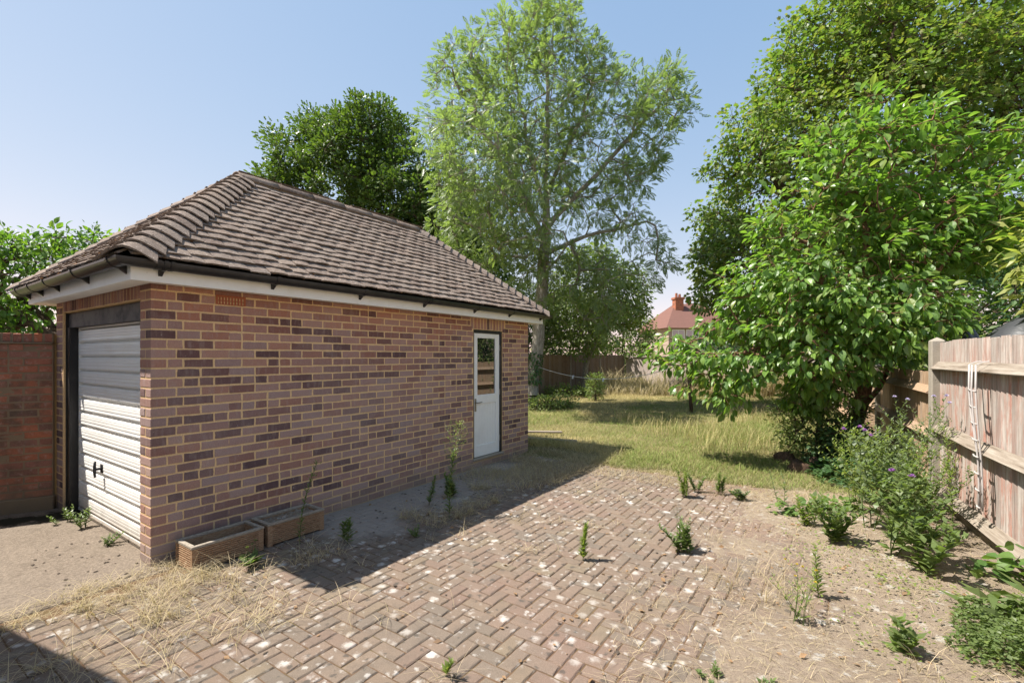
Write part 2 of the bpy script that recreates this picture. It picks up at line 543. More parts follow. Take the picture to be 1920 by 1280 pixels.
    redm = t.math('MULTIPLY', t.ramp(t.noise(2.6, t.scaled(p, 5, 5, 0.9), 5, 0.7), [(0.44, 0.0), (0.60, 0.9)]), t.ramp(r, [(0.0, 0.3), (0.8, 1.0)]))
    zz = t.n('SeparateXYZ', {0: p}).outputs[2]
    redm = t.math('MULTIPLY', redm, t.ramp(t.math('DIVIDE', zz, 1.8), [(0.0, 1.0), (0.78, 1.0), (0.95, 0.35)]))
    c = t.mix(redm, c, (0.3936, 0.1623, 0.1132))
    c = t.mix(0.6, c, t.ramp(t.noise(40, t.scaled(p, 8, 8, 0.3), 4, 0.7), [(0.3, 0.55), (0.7, 1.3)]), 'MULTIPLY')
    c = t.mix(t.ramp(t.noise(7, t.scaled(p, 1, 1, 0.6), 2), [(0.72, 0.0), (0.76, 0.8)]), c, (0.0984, 0.06888, 0.05412))
    MAT['fenceboard'] = t.done(t.pbr(c, 0.9, t.bump(t.noise(40, t.scaled(p, 8, 8, 0.3), 4, 0.7), 0.4, 0.004), 0.15))
    t = NT('weathered_rail')
    p = t.pos()
    g = t.noise(6, t.scaled(t.obj(), 0.35, 7, 7), 6, 0.7)
    c = t.ramp(g, [(0.3, (0.139, 0.1074, 0.07897)), (0.52, (0.2716, 0.2274, 0.1832)), (0.72, (0.3538, 0.3159, 0.2654))])
    MAT['rail'] = t.done(t.pbr(c, 0.92, t.bump(g, 0.5, 0.008), 0.15))
    t = NT('brown_fence_board')
    p = t.obj()
    g = t.noise(9, t.scaled(p, 9, 9, 0.6), 5, 0.65)
    c = t.ramp(g, [(0.3, (0.1668, 0.1087, 0.0725)), (0.5, (0.3407, 0.2248, 0.1377)), (0.72, (0.4785, 0.3407, 0.232))])
    c = t.mix(t.ramp(t.rnd(), [(0.0, 0.0), (1.0, 0.45)]), c, (0.29, 0.2392, 0.1958))
    MAT['brownboard'] = t.done(t.pbr(c, 0.9, t.bump(g, 0.4, 0.004), 0.15))
    t = NT('concrete_post')
    p = t.pos()
    c = t.mix(t.noise(9, p, 6, 0.7), (0.40, 0.36, 0.30), (0.23, 0.195, 0.155))
    MAT['post'] = t.done(t.pbr(c, 0.95, t.bump(t.noise(80, p, 5), 0.5, 0.006), 0.1))
    t = NT('planter_timber')
    p = t.pos()
    g = t.noise(18, t.scaled(p, 1.5, 1.5, 12), 5, 0.7)
    c = t.ramp(g, [(0.3, (0.156, 0.09, 0.0504)), (0.52, (0.324, 0.198, 0.114)), (0.75, (0.48, 0.348, 0.228))])
    MAT['planter'] = t.done(t.pbr(c, 0.85, t.bump(g, 0.4, 0.004), 0.2))
    t = NT('grey_timber')
    p = t.pos()
    g = t.noise(20, t.scaled(p, 2, 2, 6), 5, 0.7)
    c = t.ramp(g, [(0.3, (0.19, 0.16, 0.125)), (0.6, (0.36, 0.31, 0.25)), (0.8, (0.44, 0.39, 0.33))])
    MAT['greytimber'] = t.done(t.pbr(c, 0.9, t.bump(g, 0.4, 0.004), 0.15))
    t = NT('potting_soil')
    p = t.pos()
    MAT['potsoil'] = t.done(t.pbr(t.mix(t.noise(60, p, 5), (0.05, 0.038, 0.03), (0.14, 0.11, 0.085)), 1.0, t.bump(t.noise(70, p, 6), 1.0, 0.02)))

    # render, plaster, tarpaulin, misc
    t = NT('old_render')
    p = t.pos()
    c = t.mix(t.ramp(t.noise(0.9, p, 6, 0.7), [(0.4, 0.0), (0.62, 0.9)]), (0.62, 0.52, 0.47), (0.36, 0.29, 0.245))
    MAT['render'] = t.done(t.pbr(c, 0.95, t.bump(t.noise(12, p, 6), 0.5, 0.02)))
    t = NT('black_tarpaulin')
    p = t.pos()
    MAT['tarp'] = t.done(t.pbr(t.mix(t.noise(4, p, 4), (0.035, 0.037, 0.042), (0.075, 0.078, 0.085)), 0.45, t.bump(t.noise(7, t.scaled(p, 1, 1, 3), 3), 0.35, 0.03), 0.4))
    t = NT('blue_plastic')
    MAT['blue'] = t.done(t.pbr((0.01, 0.10, 0.34), 0.5))
    t = NT('pale_plastic')
    MAT['pale'] = t.done(t.pbr((0.55, 0.6, 0.66), 0.5))
    t = NT('grey_rope')
    MAT['line'] = t.done(t.pbr((0.52, 0.51, 0.50), 0.7))
    t = NT('grey_coated_wire')
    p = t.pos()
    MAT['wire'] = t.done(t.pbr(t.mix(t.noise(30, p), (0.50, 0.46, 0.43), (0.33, 0.30, 0.29)), 0.8))
    t = NT('red_roof')
    p = t.pos()
    rows = t.n('TexWave', {'Vector': p, 'Scale': 2.2, 'Distortion': 0.6, 'Detail': 2.0}, bands_direction='Z').outputs['Fac']
    c = t.mix(t.noise(3, p, 5), (0.20, 0.095, 0.072), (0.14, 0.075, 0.06))
    c = t.mix(0.35, c, t.ramp(rows, [(0.0, 0.55), (0.3, 1.0)]), 'MULTIPLY')
    MAT['redroof'] = t.done(t.pbr(c, 0.9))
    t = NT('house_wall')
    p = t.pos()
    MAT['housewall'] = t.done(t.pbr(t.mix(t.noise(4, p, 5), (0.42, 0.33, 0.27), (0.34, 0.24, 0.19)), 0.9))

    # bark and leaves
    def bark(name, a, b, sc_=9):
        t = NT(name)
        p = t.pos()
        g = t.noise(sc_, t.scaled(p, 3, 3, 0.7), 6, 0.7)
        c = t.mix(t.ramp(g, [(0.35, 0.0), (0.65, 1.0)]), a, b)
        MAT[name] = t.done(t.pbr(c, 0.95, t.bump(g, 0.8, 0.02), 0.1))
    bark('ash_bark', (0.17, 0.145, 0.115), (0.40, 0.37, 0.32))
    bark('dark_bark', (0.055, 0.04, 0.03), (0.17, 0.125, 0.09))
    bark('red_bark', (0.10, 0.058, 0.038), (0.29, 0.165, 0.105))
    bark('stump_bark', (0.0495, 0.033, 0.02475), (0.1485, 0.0935, 0.06325), 20)

    def leaf(name, cols, trans=0.38, rough=0.42, tcol=None, spec=0.35, patch=None):
        t = NT(name)
        r = t.n('NewGeometry').outputs['Random Per Island']
        cols = cols if len(cols) > 1 else cols * 2
        k = len(cols)
        c = t.ramp(r, [(i / max(k - 1, 1), x) for i, x in enumerate(cols)])
        if patch:
            c = t.mix(t.ramp(t.noise(patch[0], t.pos(), 2), [(0.48, 0.0), (0.66, patch[2])]), c, patch[1])
        bs = t.pbr(c, rough, None, spec)
        tc = t.mix(1.0, c, tcol or (1.7, 1.9, 0.8), 'MULTIPLY')
        tr = t.n('BsdfTranslucent', {'Color': tc}).outputs[0]
        ms = t.n('MixShader', {0: trans, 1: bs, 2: tr}).outputs[0]
        MAT[name] = t.done(ms)
    leaf('leaf_oak', [(0.06069, 0.1062, 0.0263), (0.08602, 0.1416, 0.03035), (0.1264, 0.1771, 0.03844), (0.05057, 0.09104, 0.0263)], 0.3)
    leaf('leaf_ash', [(0.147, 0.1999, 0.0882), (0.194, 0.2528, 0.09996), (0.1235, 0.1764, 0.0882), (0.2352, 0.2822, 0.1058)], 0.42)
    leaf('leaf_maple', [(0.10, 0.165, 0.042), (0.13, 0.205, 0.05), (0.165, 0.23, 0.052), (0.225, 0.215, 0.07)], 0.40, patch=(0.35, (0.165, 0.195, 0.05), 0.4))
    leaf('leaf_medlar', [(0.105, 0.195, 0.042), (0.145, 0.25, 0.05), (0.195, 0.305, 0.058), (0.095, 0.175, 0.052), (0.26, 0.31, 0.075)], 0.42, 0.38, spec=0.5)
    leaf('leaf_fruit', [(0.07, 0.15, 0.03), (0.12, 0.21, 0.035), (0.16, 0.24, 0.04)], 0.4)
    leaf('leaf_shrub', [(0.1035, 0.161, 0.05175), (0.161, 0.2185, 0.06325), (0.2185, 0.2587, 0.07475), (0.138, 0.184, 0.0805)], 0.38)
    leaf('leaf_dark_shrub', [(0.0345, 0.0805, 0.02875), (0.0575, 0.115, 0.04025), (0.08625, 0.1495, 0.05175)], 0.25)
    leaf('leaf_bamboo', [(0.28, 0.31, 0.09), (0.36, 0.36, 0.12), (0.2, 0.26, 0.07)], 0.4)
    leaf('leaf_weed', [(0.1087, 0.1595, 0.05437), (0.1522, 0.203, 0.06525), (0.1232, 0.1595, 0.06525)], 0.4)
    leaf('leaf_bright_weed', [(0.145, 0.203, 0.05437), (0.1957, 0.2465, 0.06888), (0.232, 0.2538, 0.07975)], 0.42)
    leaf('leaf_blue_weed', [(0.1305, 0.1704, 0.09062), (0.174, 0.2102, 0.116), (0.116, 0.1595, 0.06525)], 0.4)
    leaf('leaf_bramble', [(0.0864, 0.1656, 0.0432), (0.1296, 0.2088, 0.0576), (0.1584, 0.216, 0.0504)], 0.35)
    leaf('leaf_seed', [(0.195, 0.2145, 0.091), (0.143, 0.1885, 0.0585), (0.247, 0.247, 0.13)], 0.4)
    leaf('stem_green', [(0.075, 0.11, 0.034)], 0.05, 0.8, spec=0.1)
    leaf('stem_dry', [(0.38, 0.29, 0.16)], 0.2)
    leaf('petal_purple', [(0.36, 0.14, 0.46), (0.47, 0.22, 0.56)], 0.3, tcol=(1, 1, 1))
    leaf('petal_lilac', [(0.58, 0.52, 0.72)], 0.3, tcol=(1, 1, 1))
    leaf('petal_yellow', [(0.62, 0.47, 0.03), (0.7, 0.55, 0.06)], 0.3, tcol=(1, 1, 1))
    leaf('leaf_dead', [(0.24, 0.14, 0.07), (0.32, 0.2, 0.11), (0.16, 0.10, 0.06)], 0.2, 0.8)

    def bladed(name, a, b, trans=0.3):
        t = NT(name)
        f = t.n('Attribute', None, attribute_name='t').outputs['Fac']
        c = t.mix(f, a, b)
        r = t.n('NewGeometry').outputs['Random Per Island']
        c = t.mix(0.7, c, t.ramp(r, [(0.0, 0.6), (1.0, 1.35)]), 'MULTIPLY')
        bs = t.pbr(c, 0.7, None, 0.2)
        tr = t.n('BsdfTranslucent', {'Color': t.mix(1.0, c, (1.3, 1.35, 0.9), 'MULTIPLY')}).outputs[0]
        MAT[name] = t.done(t.n('MixShader', {0: trans, 1: bs, 2: tr}).outputs[0])
    bladed('blade_lawn', (0.5175, 0.4219, 0.225), (0.1856, 0.2419, 0.06187))
    bladed('blade_straw', (0.4862, 0.3922, 0.2596), (0.3094, 0.2873, 0.1216))


make_materials()

# ================================================================== THE SETTING
PAVE_U0, PAVE_U1, PAVE_V0, PAVE_V1 = -2.6, 5.12, -4.6, 0.0


def place_site(o):
    o.location = (CX, CY, 0)
    o.rotation_euler = (0, 0, TH)
    return o


def grid_patch(name, u0, u1, v0, v1, step, hfun, mat):
    nu, nv = int((u1 - u0) / step) + 2, int((v1 - v0) / step) + 2
    us, vs = np.linspace(u0, u1, nu), np.linspace(v0, v1, nv)
    A, B = np.meshgrid(us, vs, indexing='ij')
    Z = hfun(A, B)
    V = np.stack([A, B, Z], -1).reshape(-1, 3)
    i = np.arange(nu * nv).reshape(nu, nv)
    F = np.stack([i[:-1, :-1], i[1:, :-1], i[1:, 1:], i[:-1, 1:]], -1).reshape(-1, 4)
    o = place_site(link_mesh(name, arr_mesh(name, V, [F], mat, True)))
    return tag(o, kind='structure')


g = MB()
g.add([(-400, -400, -0.07), (400, -400, -0.07), (400, 400, -0.07), (-400, 400, -0.07)], [(0, 1, 2, 3)])
tag(g.build('ground', MAT['ground']), kind='structure')


def lawn_h(u, v):
    e = np.clip((u - 5.0) / 0.5, 0, 1)
    return -0.02 + e * (0.012 + 0.05 * vnoise(u, v, 1.3, 3) + 0.03 * vnoise(u, v, 4.0, 4)) + 0.012 * vnoise(u, v, 9, 5)


def bed_h(u, v):
    e = np.clip((-v - 3.45 + 1.1 * (vnoise(u, v, 0.9, 16) - 0.5) + 0.5 * (vnoise(u, v, 3, 17) - .5)) / 1.3, 0, 1)
    return -0.026 + e * (0.034 + 0.05 * vnoise(u, v, 1.4, 6)) + 0.02 * vnoise(u, v, 5, 7) * e + 0.012 * vnoise(u, v, 14, 8)


grid_patch('lawn', 5.0, 26.0, -9.5, 9.0, 0.16, lawn_h, MAT['lawnsoil'])
grid_patch('soil_bed', -3.4, 5.3, -6.6, -2.6, 0.06, bed_h, MAT['soil'])

# concrete driveway in front of the garage
d = MB()
d.cbox(-7.0, 0.085, -0.16, 2.9, -0.12, 0.0, 0.008)
dr = place_site(d.build('driveway', MAT['concrete']))
tag(dr, kind='structure')
d = MB()
d.cbox(-7.0, 0.0, 2.905, 9.0, -0.12, -0.004, 0.008)
tag(place_site(d.build('driveway_slab', MAT['concrete'])), kind='structure')
# house-side ground of the yard, off to the side
# paving: jointing soil with blocks in 90 degree herringbone
def joint_h(u, v):
    near = np.clip(1 - (-v) / 1.1, 0, 1)
    return -0.011 + 0.005 * vnoise(u, v, 3.0, 21) + 0.006 * near * vnoise(u, v, 1.7, 22)


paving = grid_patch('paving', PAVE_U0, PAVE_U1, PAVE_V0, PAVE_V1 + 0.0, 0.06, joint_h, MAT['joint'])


def paver_variant(L, Wd, k):
    """block with chamfered and slightly worn top, top at z=0"""
    rr = random.Random(k)
    a, b = L / 2 - 0.0035, Wd / 2 - 0.0035
    per = []
    nL, nW = 4, 2
    for i in range(nL):
        per.append((-a + 2 * a * i / nL, -b))
    for i in range(nW):
        per.append((a, -b + 2 * b * i / nW))
    for i in range(nL):
        per.append((a - 2 * a * i / nL, b))
    for i in range(nW):
        per.append((-a, b - 2 * b * i / nW))
    n = len(per)
    vs = []
    for (x, y) in per:
        vs.append((x, y, -0.05))
    for (x, y) in per:
        vs.append((x + rr.uniform(-.0012, .0012), y + rr.uniform(-.0012, .0012), -0.006 + rr.uniform(-.002, .001)))
    for (x, y) in per:
        c = 0.006 + rr.uniform(-.001, .003)
        vs.append((x * (1 - c / a), y * (1 - c / b), rr.uniform(-.0012, .0)))
    vs.append((0, 0, rr.uniform(-0.001, 0.001)))
    fs = []
    for lv in range(2):
        for i in range(n):
            j = (i + 1) % n
            fs.append((lv * n + i, lv * n + j, (lv + 1) * n + j, (lv + 1) * n + i))
    for i in range(n):
        fs.append((2 * n + i, 2 * n + (i + 1) % n, 3 * n))
    return vs, fs


def join_instances(items):
    """items: (verts, faces, 4x4 matrix) -> one vertex array and face groups"""
    V, F3, F4, FN, base = [], [], [], [], 0
    for vs, fs, m in items:
        a = np.asarray(vs, dtype=np.float64)
        M = np.array(m)
        V.append(a @ M[:3, :3].T + M[:3, 3])
        for f in fs:
            (F3 if len(f) == 3 else F4 if len(f) == 4 else FN).append([i + base for i in f])
        base += len(vs)
    groups = []
    if F3:
        groups.append(np.array(F3))
    if F4:
        groups.append(np.array(F4))
    byn = {}
    for f in FN:
        byn.setdefault(len(f), []).append(f)
    for k, v in byn.items():
        groups.append(np.array(v))
    return np.concatenate(V), groups


def pieces(name, parent_of, items, limit, variants, mat, smooth=False):
    """items: (variant key, 4x4 local matrix, parent, distance). The nearest `limit` are objects, the rest is joined per parent."""
    meshes = {}
    for k, (vs, fs) in variants.items():
        me = bpy.data.meshes.new(name)
        me.from_pydata(vs, [], fs)
        if smooth:
            me.polygons.foreach_set('use_smooth', np.ones(len(me.polygons), dtype=bool))
        me.materials.append(mat)
        meshes[k] = me
    items = sorted(items, key=lambda q: q[3])
    rest = {}
    for i, (k, m, par, dist) in enumerate(items):
        if i < limit:
            o = bpy.data.objects.new(name, meshes[k])
            COL.objects.link(o)
            o.parent = par
            o.matrix_local = m
        else:
            rest.setdefault(par, []).append((variants[k][0], variants[k][1], m))
    for par, lst in rest.items():
        V, G = join_instances(lst)
        o = link_mesh(name + '_field', arr_mesh(name + '_field', V, G, mat, smooth), par)
        o['kind'] = 'stuff'


def cam_dist(u, v, z):
    x, y, zz = W(u, v, z)
    return math.sqrt(x * x + y * y + (zz - EYE) ** 2)


def in_view(u, v, z):
    x, y, zz = W(u, v, z)
    return y > 0.3 and abs(x / y) < 1.09 and -0.72 < (zz - EYE) / y < 0.76


var = {('p', k): paver_variant(0.186, 0.093, k) for k in range(10)}
items = []
S = 0.093
nA, nB = int((PAVE_U1 - PAVE_U0) / S) + 4, int((PAVE_V1 - PAVE_V0) / S) + 4
for i in range(-2, nA):
    for j in range(-2, nB):
        # cell (i,j) herringbone: period 4 along the diagonal
        q = (i - j) % 4
        if q == 0:            # lies along u, covers (i,j),(i+1,j)
            cu, cv, rot = (i + 1) * S, (j + 0.5) * S, 0.0
        elif q == 2:          # lies along v, covers (i,j),(i,j+1)
            cu, cv, rot = (i + 0.5) * S, (j + 0.0) * S, math.pi / 2
        else:
            continue
        u, v = PAVE_U0 + cu, PAVE_V0 + cv
        if u < PAVE_U0 + .1 or u > PAVE_U1 - .08 or v < PAVE_V0 + .08 or v > PAVE_V1 - (.06 if rot == 0 else .1):
            continue
        if u < 0.2 and v > -0.27:
            continue
        sink = 0.0
        m = Matrix.Translation((u, v, random.uniform(-0.0025, 0.0015) + sink)) @ Matrix.Rotation(rot + random.uniform(-.012, .012), 4, 'Z') \
            @ Matrix.Rotation(random.uniform(-.010, .010), 4, 'Y') @ Matrix.Rotation(random.uniform(-.014, .014), 4, 'X')
        dist = cam_dist(u, v, 0) if in_view(u, v, 0) else 99
        items.append((('p', random.randrange(10)), m, paving, dist))
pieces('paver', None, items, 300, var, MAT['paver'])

# ================================================================== GARAGE
GL, GW, GH = 5.28, 2.54, 2.15
garage = place_site(empty('garage'))
tag(garage, 'detached brown brick garage with hipped tile roof, white side door and white up-and-over door', 'garage')
DU0, DU1, DZ0, DZ1 = 3.847, 4.546, 0.135, 1.965        # side door opening
FY0, FY1, FZ1 = 0.2155, 2.29, 2.03                      # garage door opening
REC = 0.003
side = MB()
for (a, b, z0, z1) in ((REC, DU0, 0.0, GH), (DU1, GL - REC, 0.0, GH), (DU0, DU1, 0.0, DZ0 - .01), (DU0, DU1, DZ1 + .01, GH)):
    side.box(a, b, REC, 0.21, z0 - (0.1 if z0 == 0 else 0), z1)
side_wall = side.build('side_wall', MAT['mortar'], garage)
fr = MB()
fr.box(REC, 0.2, FY1, GW - REC, -0.1, GH)
fr.box(REC, 0.2, 0.2105, FY1, FZ1 + .005, GH)
front_wall = fr.build('front_wall', MAT['mortar'], garage)
bk = MB()
bk.box(0.2, GL - 0.2, GW - 0.2, GW, -0.1, GH)
bk.box(GL - 0.2, GL - .001, 0.2105, GW, -0.1, GH)
bk.build('rear_wall', MAT['brick'], garage)
fl = MB()
fl.box(0.09, GL - .2, 0.21, GW - .2, -0.05, 0.012)
fl.build('floor_slab', MAT['concrete'], garage)
ce = MB()
ce.box(0.2, GL - .2, 0.21, GW - .2, 2.05, 2.08)
ce.build('loft_floor', MAT['void'], garage)


def brick_variant(L, H, D, k, nL=None):
    """face toward -y, front at y=0, lower left corner at origin; uneven edges"""
    rr = random.Random(k * 7 + int(L * 1000))
    nL = nL or max(2, int(L / 0.05))
    nH = max(2, int(H / 0.035))
    per = [(L * i / nL, 0) for i in range(nL)] + [(L, H * i / nH) for i in range(nH)] + [(L - L * i / nL, H) for i in range(nL)] + [(0, H - H * i / nH) for i in range(nH)]
    n = len(per)
    vs = []
    for (x, z) in per:
        vs.append((x, D, z))
    out = []
    for (x, z) in per:
        out.append((x + rr.uniform(-.003, .0022) * (1 if x < L / 2 else -1) * -1, z + rr.uniform(-.0028, .0028)))
    for (x, z) in out:
        vs.append((x, 0.0025 + rr.uniform(0, .001), z))
    for (x, z) in out:
        cx, cz = L / 2, H / 2
        dx, dz = (x - cx), (z - cz)
        c = 0.0035 + rr.uniform(0, .002)
        vs.append((cx + dx * (1 - c / (L / 2)), rr.uniform(-.0008, .0008), cz + dz * (1 - c / (H / 2))))
    vs.append((L / 2, rr.uniform(-.001, .001), H / 2))
    fs = []
    for lv in range(2):
        for i in range(n):
            j = (i + 1) % n
            fs.append((lv * n + i, lv * n + j, (lv + 1) * n + j, (lv + 1) * n + i))
    for i in range(n):
        fs.append((2 * n + i, 2 * n + (i + 1) % n, 3 * n))
    return vs, fs


def cbox_variant(x0, x1, y0, y1, z0, z1, c):
    m = MB()
    m.cbox(x0, x1, y0, y1, z0, z1, c)
    return m.v, m.f


CH, BH, JT = 0.075, 0.0615, 0.0135
bvar = {}
BD = 0.09
for nm, L in (('s', 0.215), ('h', 0.1025), ('q', 0.165), ('c', 0.05)):
    for k in range(7):
        bvar[(nm, k)] = brick_variant(L - .002, BH, BD, k)
        bvar[(nm + 't', k)] = brick_variant(L, 0.04, BD, k + 30)
for k in range(5):
    bvar[('sol', k)] = brick_variant(BH, 0.105, BD, k + 50, 2)
for nm, hh in (('', BH), ('t', 0.04)):
    bvar[('cornA' + nm, 0)] = cbox_variant(0, 0.1025, 0, 0.2135, 0, hh, 0.003)
    bvar[('cornB' + nm, 0)] = cbox_variant(0, 0.165, 0, 0.1, 0, hh, 0.003)
    bvar[('endA' + nm, 0)] = cbox_variant(-0.1025, 0, 0, 0.205, 0, hh, 0.003)
    bvar[('endB' + nm, 0)] = cbox_variant(-0.215, 0, 0, 0.1, 0, hh, 0.003)
LEN = {'s': 0.215, 'h': 0.1025, 'q': 0.165, 'c': 0.05}
items = []
RF = Matrix.Rotation(-math.pi / 2, 4, 'Z')    # face toward -x : local (x along -y)


def put_side(kind, u, z, k=None):
    key = (kind, random.randrange(7) if k is None else k)
    m = Matrix.Translation((u, random.uniform(-.0012, .0012), z + random.uniform(-.001, .001))) @ Matrix.Rotation(random.uniform(-.006, .006), 4, 'Y')
    items.append((key, m, side_wall, cam_dist(u + .1, 0, z)))


def fill_run(u0, u1, z, sfx, first):
    """stretcher course from u0 to u1 using joints at first + k*0.225"""
    u = u0
    nxt = first
    while nxt <= u0 + 0.04:
        nxt += 0.225
    while u < u1 - 0.03:
        end = min(nxt, u1 + JT)
        w = end - u - JT
        if w > 0.19 and random.random() < 0.085:
            put_side('h' + sfx, u, z)
            put_side('h' + sfx, u + 0.1125, z)
        elif w > 0.19:
            put_side('s' + sfx, u, z)
        elif w > 0.04:
            # cut brick: scale a half or three-quarter bat
            src = 'h' if w < 0.14 else 'q'
            key = (src + sfx, random.randrange(7))
            m = Matrix.Translation((u, 0, z)) @ Matrix.Diagonal((w / LEN[src], 1, 1, 1))
            items.append((key, m, side_wall, cam_dist(u + .05, 0, z)))
        u = end
        nxt = end + 0.225
    return


NC = 29
for r_ in range(NC):
    z = r_ * CH + 0.004
    sfx = 't' if r_ == NC - 1 else ''
    A = r_ % 2 == 0
    if A:
        items.append((('cornA' + sfx, 0), Matrix.Translation((0, 0, z)), side_wall, cam_dist(0, 0, z)))
        put_side('h' + sfx, 0.1125, z)
        start, first = 0.225, 0.45
        items.append((('endA' + sfx, 0), Matrix.Translation((GL, 0, z)), side_wall, cam_dist(GL, 0, z)))
        end = GL - 0.1125
    else:
        items.append((('cornB' + sfx, 0), Matrix.Translation((0, 0, z)), side_wall, cam_dist(0, 0, z)))
        put_side('q' + sfx, 0.175, z)
        start, first = 0.35, 0.3375 + 0.225
        items.append((('endB' + sfx, 0), Matrix.Translation((GL, 0, z)), side_wall, cam_dist(GL, 0, z)))
        end = GL - 0.225
    zt = z + (0.04 if sfx else BH)
    runs = [(start, end)]
    if zt > DZ0 - .005 and z < DZ1 + 0.11 + .05:
        runs = [(start, DU0 - 0.004), (DU1 + .004, end)]
        if z > DZ1 - .01:
            runs = [(start, DU0 - 0.07), (DU1 + 0.08, end)]
    elif z < DZ0 and zt > DZ0 - 0.01:
        runs = [(start, DU0), (DU1, end)]
    # air brick gap
    out = []
    for (a, b) in runs:
        if r_ == 27 and a < 0.46 < b:
            out += [(a, 0.452), (0.70, b)]
        else:
            out.append((a, b))
    for (a, b) in out:
        fill_run(a, b, z, sfx, first)
# soldier course above the side door
u = DU0 - 0.06
while u < DU1 + 0.05:
    m = Matrix.Translation((u, random.uniform(-.001, .001), DZ1 + 0.016))
    k = random.randrange(5)
    items.append((('sol', k), m @ Matrix.Diagonal((1, 1, 1.5, 1)), side_wall, cam_dist(u, 0, 2)))
    u += 0.075


def put_front(kind, y, z, k=None, sz=1.0):
    """y = larger y end of the brick; faces -x"""
    key = (kind, random.randrange(7 if kind != 'sol' else 5) if k is None else k)
    m = Matrix.Translation((random.uniform(-.001, .001), y, z)) @ RF @ Matrix.Diagonal((1, 1, sz, 1))
    items.append((key, m, front_wall, cam_dist(0, y, z) - 0.6))


for r_ in range(NC):
    z = r_ * CH + 0.004
    sfx = 't' if r_ == NC - 1 else ''
    A = r_ % 2 == 0
    if not A:
        put_front('h' + sfx, 0.2125, z)
    if A:
        put_front('s' + sfx, GW - .012, z)
    else:
        put_front('h' + sfx, GW - .012, z)
        put_front('h' + sfx, GW - .012 - .1125, z)
y = FY1 - 0.005
while y > FY0 + 0.05:
    put_front('sol', y, FZ1 + 0.012, None, 1.0)
    y -= 0.0745
pieces('brick', None, items, 300, bvar, MAT['brick'])

# air brick
ab = MB()
ab.box(0.456, 0.692, -0.004, 0.01, 2.026, 2.032)
ab.box(0.456, 0.692, -0.004, 0.01, 2.056, 2.063)
ab.box(0.456, 0.692, -0.004, 0.01, 2.089, 2.106)
for k in range(10):
    x = 0.456 + k * (0.236 - 0.01) / 9
    w_ = 0.012 if k not in (0, 9) else 0.016
    ab.box(x, x + w_, -0.0045, 0.0105, 2.0262, 2.1058)
ab.box(0.456, 0.692, 0.012, 0.03, 2.026, 2.106)
abk = ab.build('air_brick', MAT['terracotta'], garage)
hb = MB()
hb.box(0.46, 0.688, 0.0085, 0.0115, 2.03, 2.1)
hb.build('vent_hole', MAT['void'], abk)

# fascia and soffit
FO = 0.177
fa = MB()
z0, z1 = 2.132, 2.252
fa.box(-FO, GL + FO, -FO, -FO + .02, z0, z1)
fascia_side = fa.build('fascia', MAT['white'], garage)
for (a, b, c, d_) in ((-FO, -FO + .02, -FO + .0202, GW + FO - .0202), (-FO, GL + FO, GW + FO - .02, GW + FO), (GL + FO - .02, GL + FO, -FO + .0202, GW + FO - .0202)):
    fa = MB()
    fa.box(a, b, c, d_, z0, z1)
    fa.build('fascia', MAT['white'], garage)
sf = MB()
sf.box(-FO + .0205, GL + FO - .0205, -FO + .0205, -0.006, 2.142, 2.152)
sf.box(-FO + .0205, -0.006, -0.0055, GW + FO - .0205, 2.142, 2.152)
sf.box(GL + .006, GL + FO - .0205, -0.0055, GW + FO - .0205, 2.142, 2.152)
sf.box(-0.0055, GL + .0055, GW + .006, GW + FO - .0205, 2.142, 2.152)
sf.build('soffit', MAT['white'], garage)

# roof
RO, RZ0, RZ1 = 0.232, 2.275, 3.585
HR = GW / 2 + RO
ru0, ru1 = -RO + HR, GL + RO - HR
SLP = math.atan2(RZ1 - RZ0, HR)
SL = math.hypot(HR, RZ1 - RZ0)
roof = empty('roof')
roof.parent = garage
rb = MB()
e = 0.02
zz = RZ0 - 0.025
rb.add([(-RO + e, -RO + e, zz), (GL + RO - e, -RO + e, zz), (GL + RO - e, GW + RO - e, zz), (-RO + e, GW + RO - e, zz), (ru0 + .0, GW / 2, RZ1 - .03), (ru1, GW / 2, RZ1 - .03)],
       [(0, 1, 5, 4), (1, 2, 5), (2, 3, 4, 5), (3, 0, 4), (3, 2, 1, 0)])
rb.build('roof_deck', MAT['underlay'], roof)


def tile_variant(k):
    rr = random.Random(k + 300)
    n = 4
    wd, ln, th = 0.161, 0.2, 0.0155
    vs = []
    for (yy, lift) in ((0.0, 0.033), (ln, 0.002)):
        for side_ in (0, 1):
            for i in range(n + 1):
                x = -wd / 2 + wd * i / n
                cam_ = 0.0035 * (1 - (2 * i / n - 1) ** 2)
                jit = rr.uniform(-.0015, .0015)
                vs.append((x, yy + (rr.uniform(-.003, .003) if yy == 0 else 0), lift + cam_ + (th if side_ else 0) + (jit if side_ else 0)))
    q = n + 1
    fs = []
    for i in range(n):
        fs.append((q + i, q + i + 1, 3 * q + i + 1, 3 * q + i))     # top
        fs.append((i, 2 * q + i, 2 * q + i + 1, i + 1))             # bottom
        fs.append((i, i + 1, q + i + 1, q + i))                     # tail edge
    fs.append((0, q, 3 * q, 2 * q))
    fs.append((n, 2 * q + n, 3 * q + n, q + n))
    return vs, fs


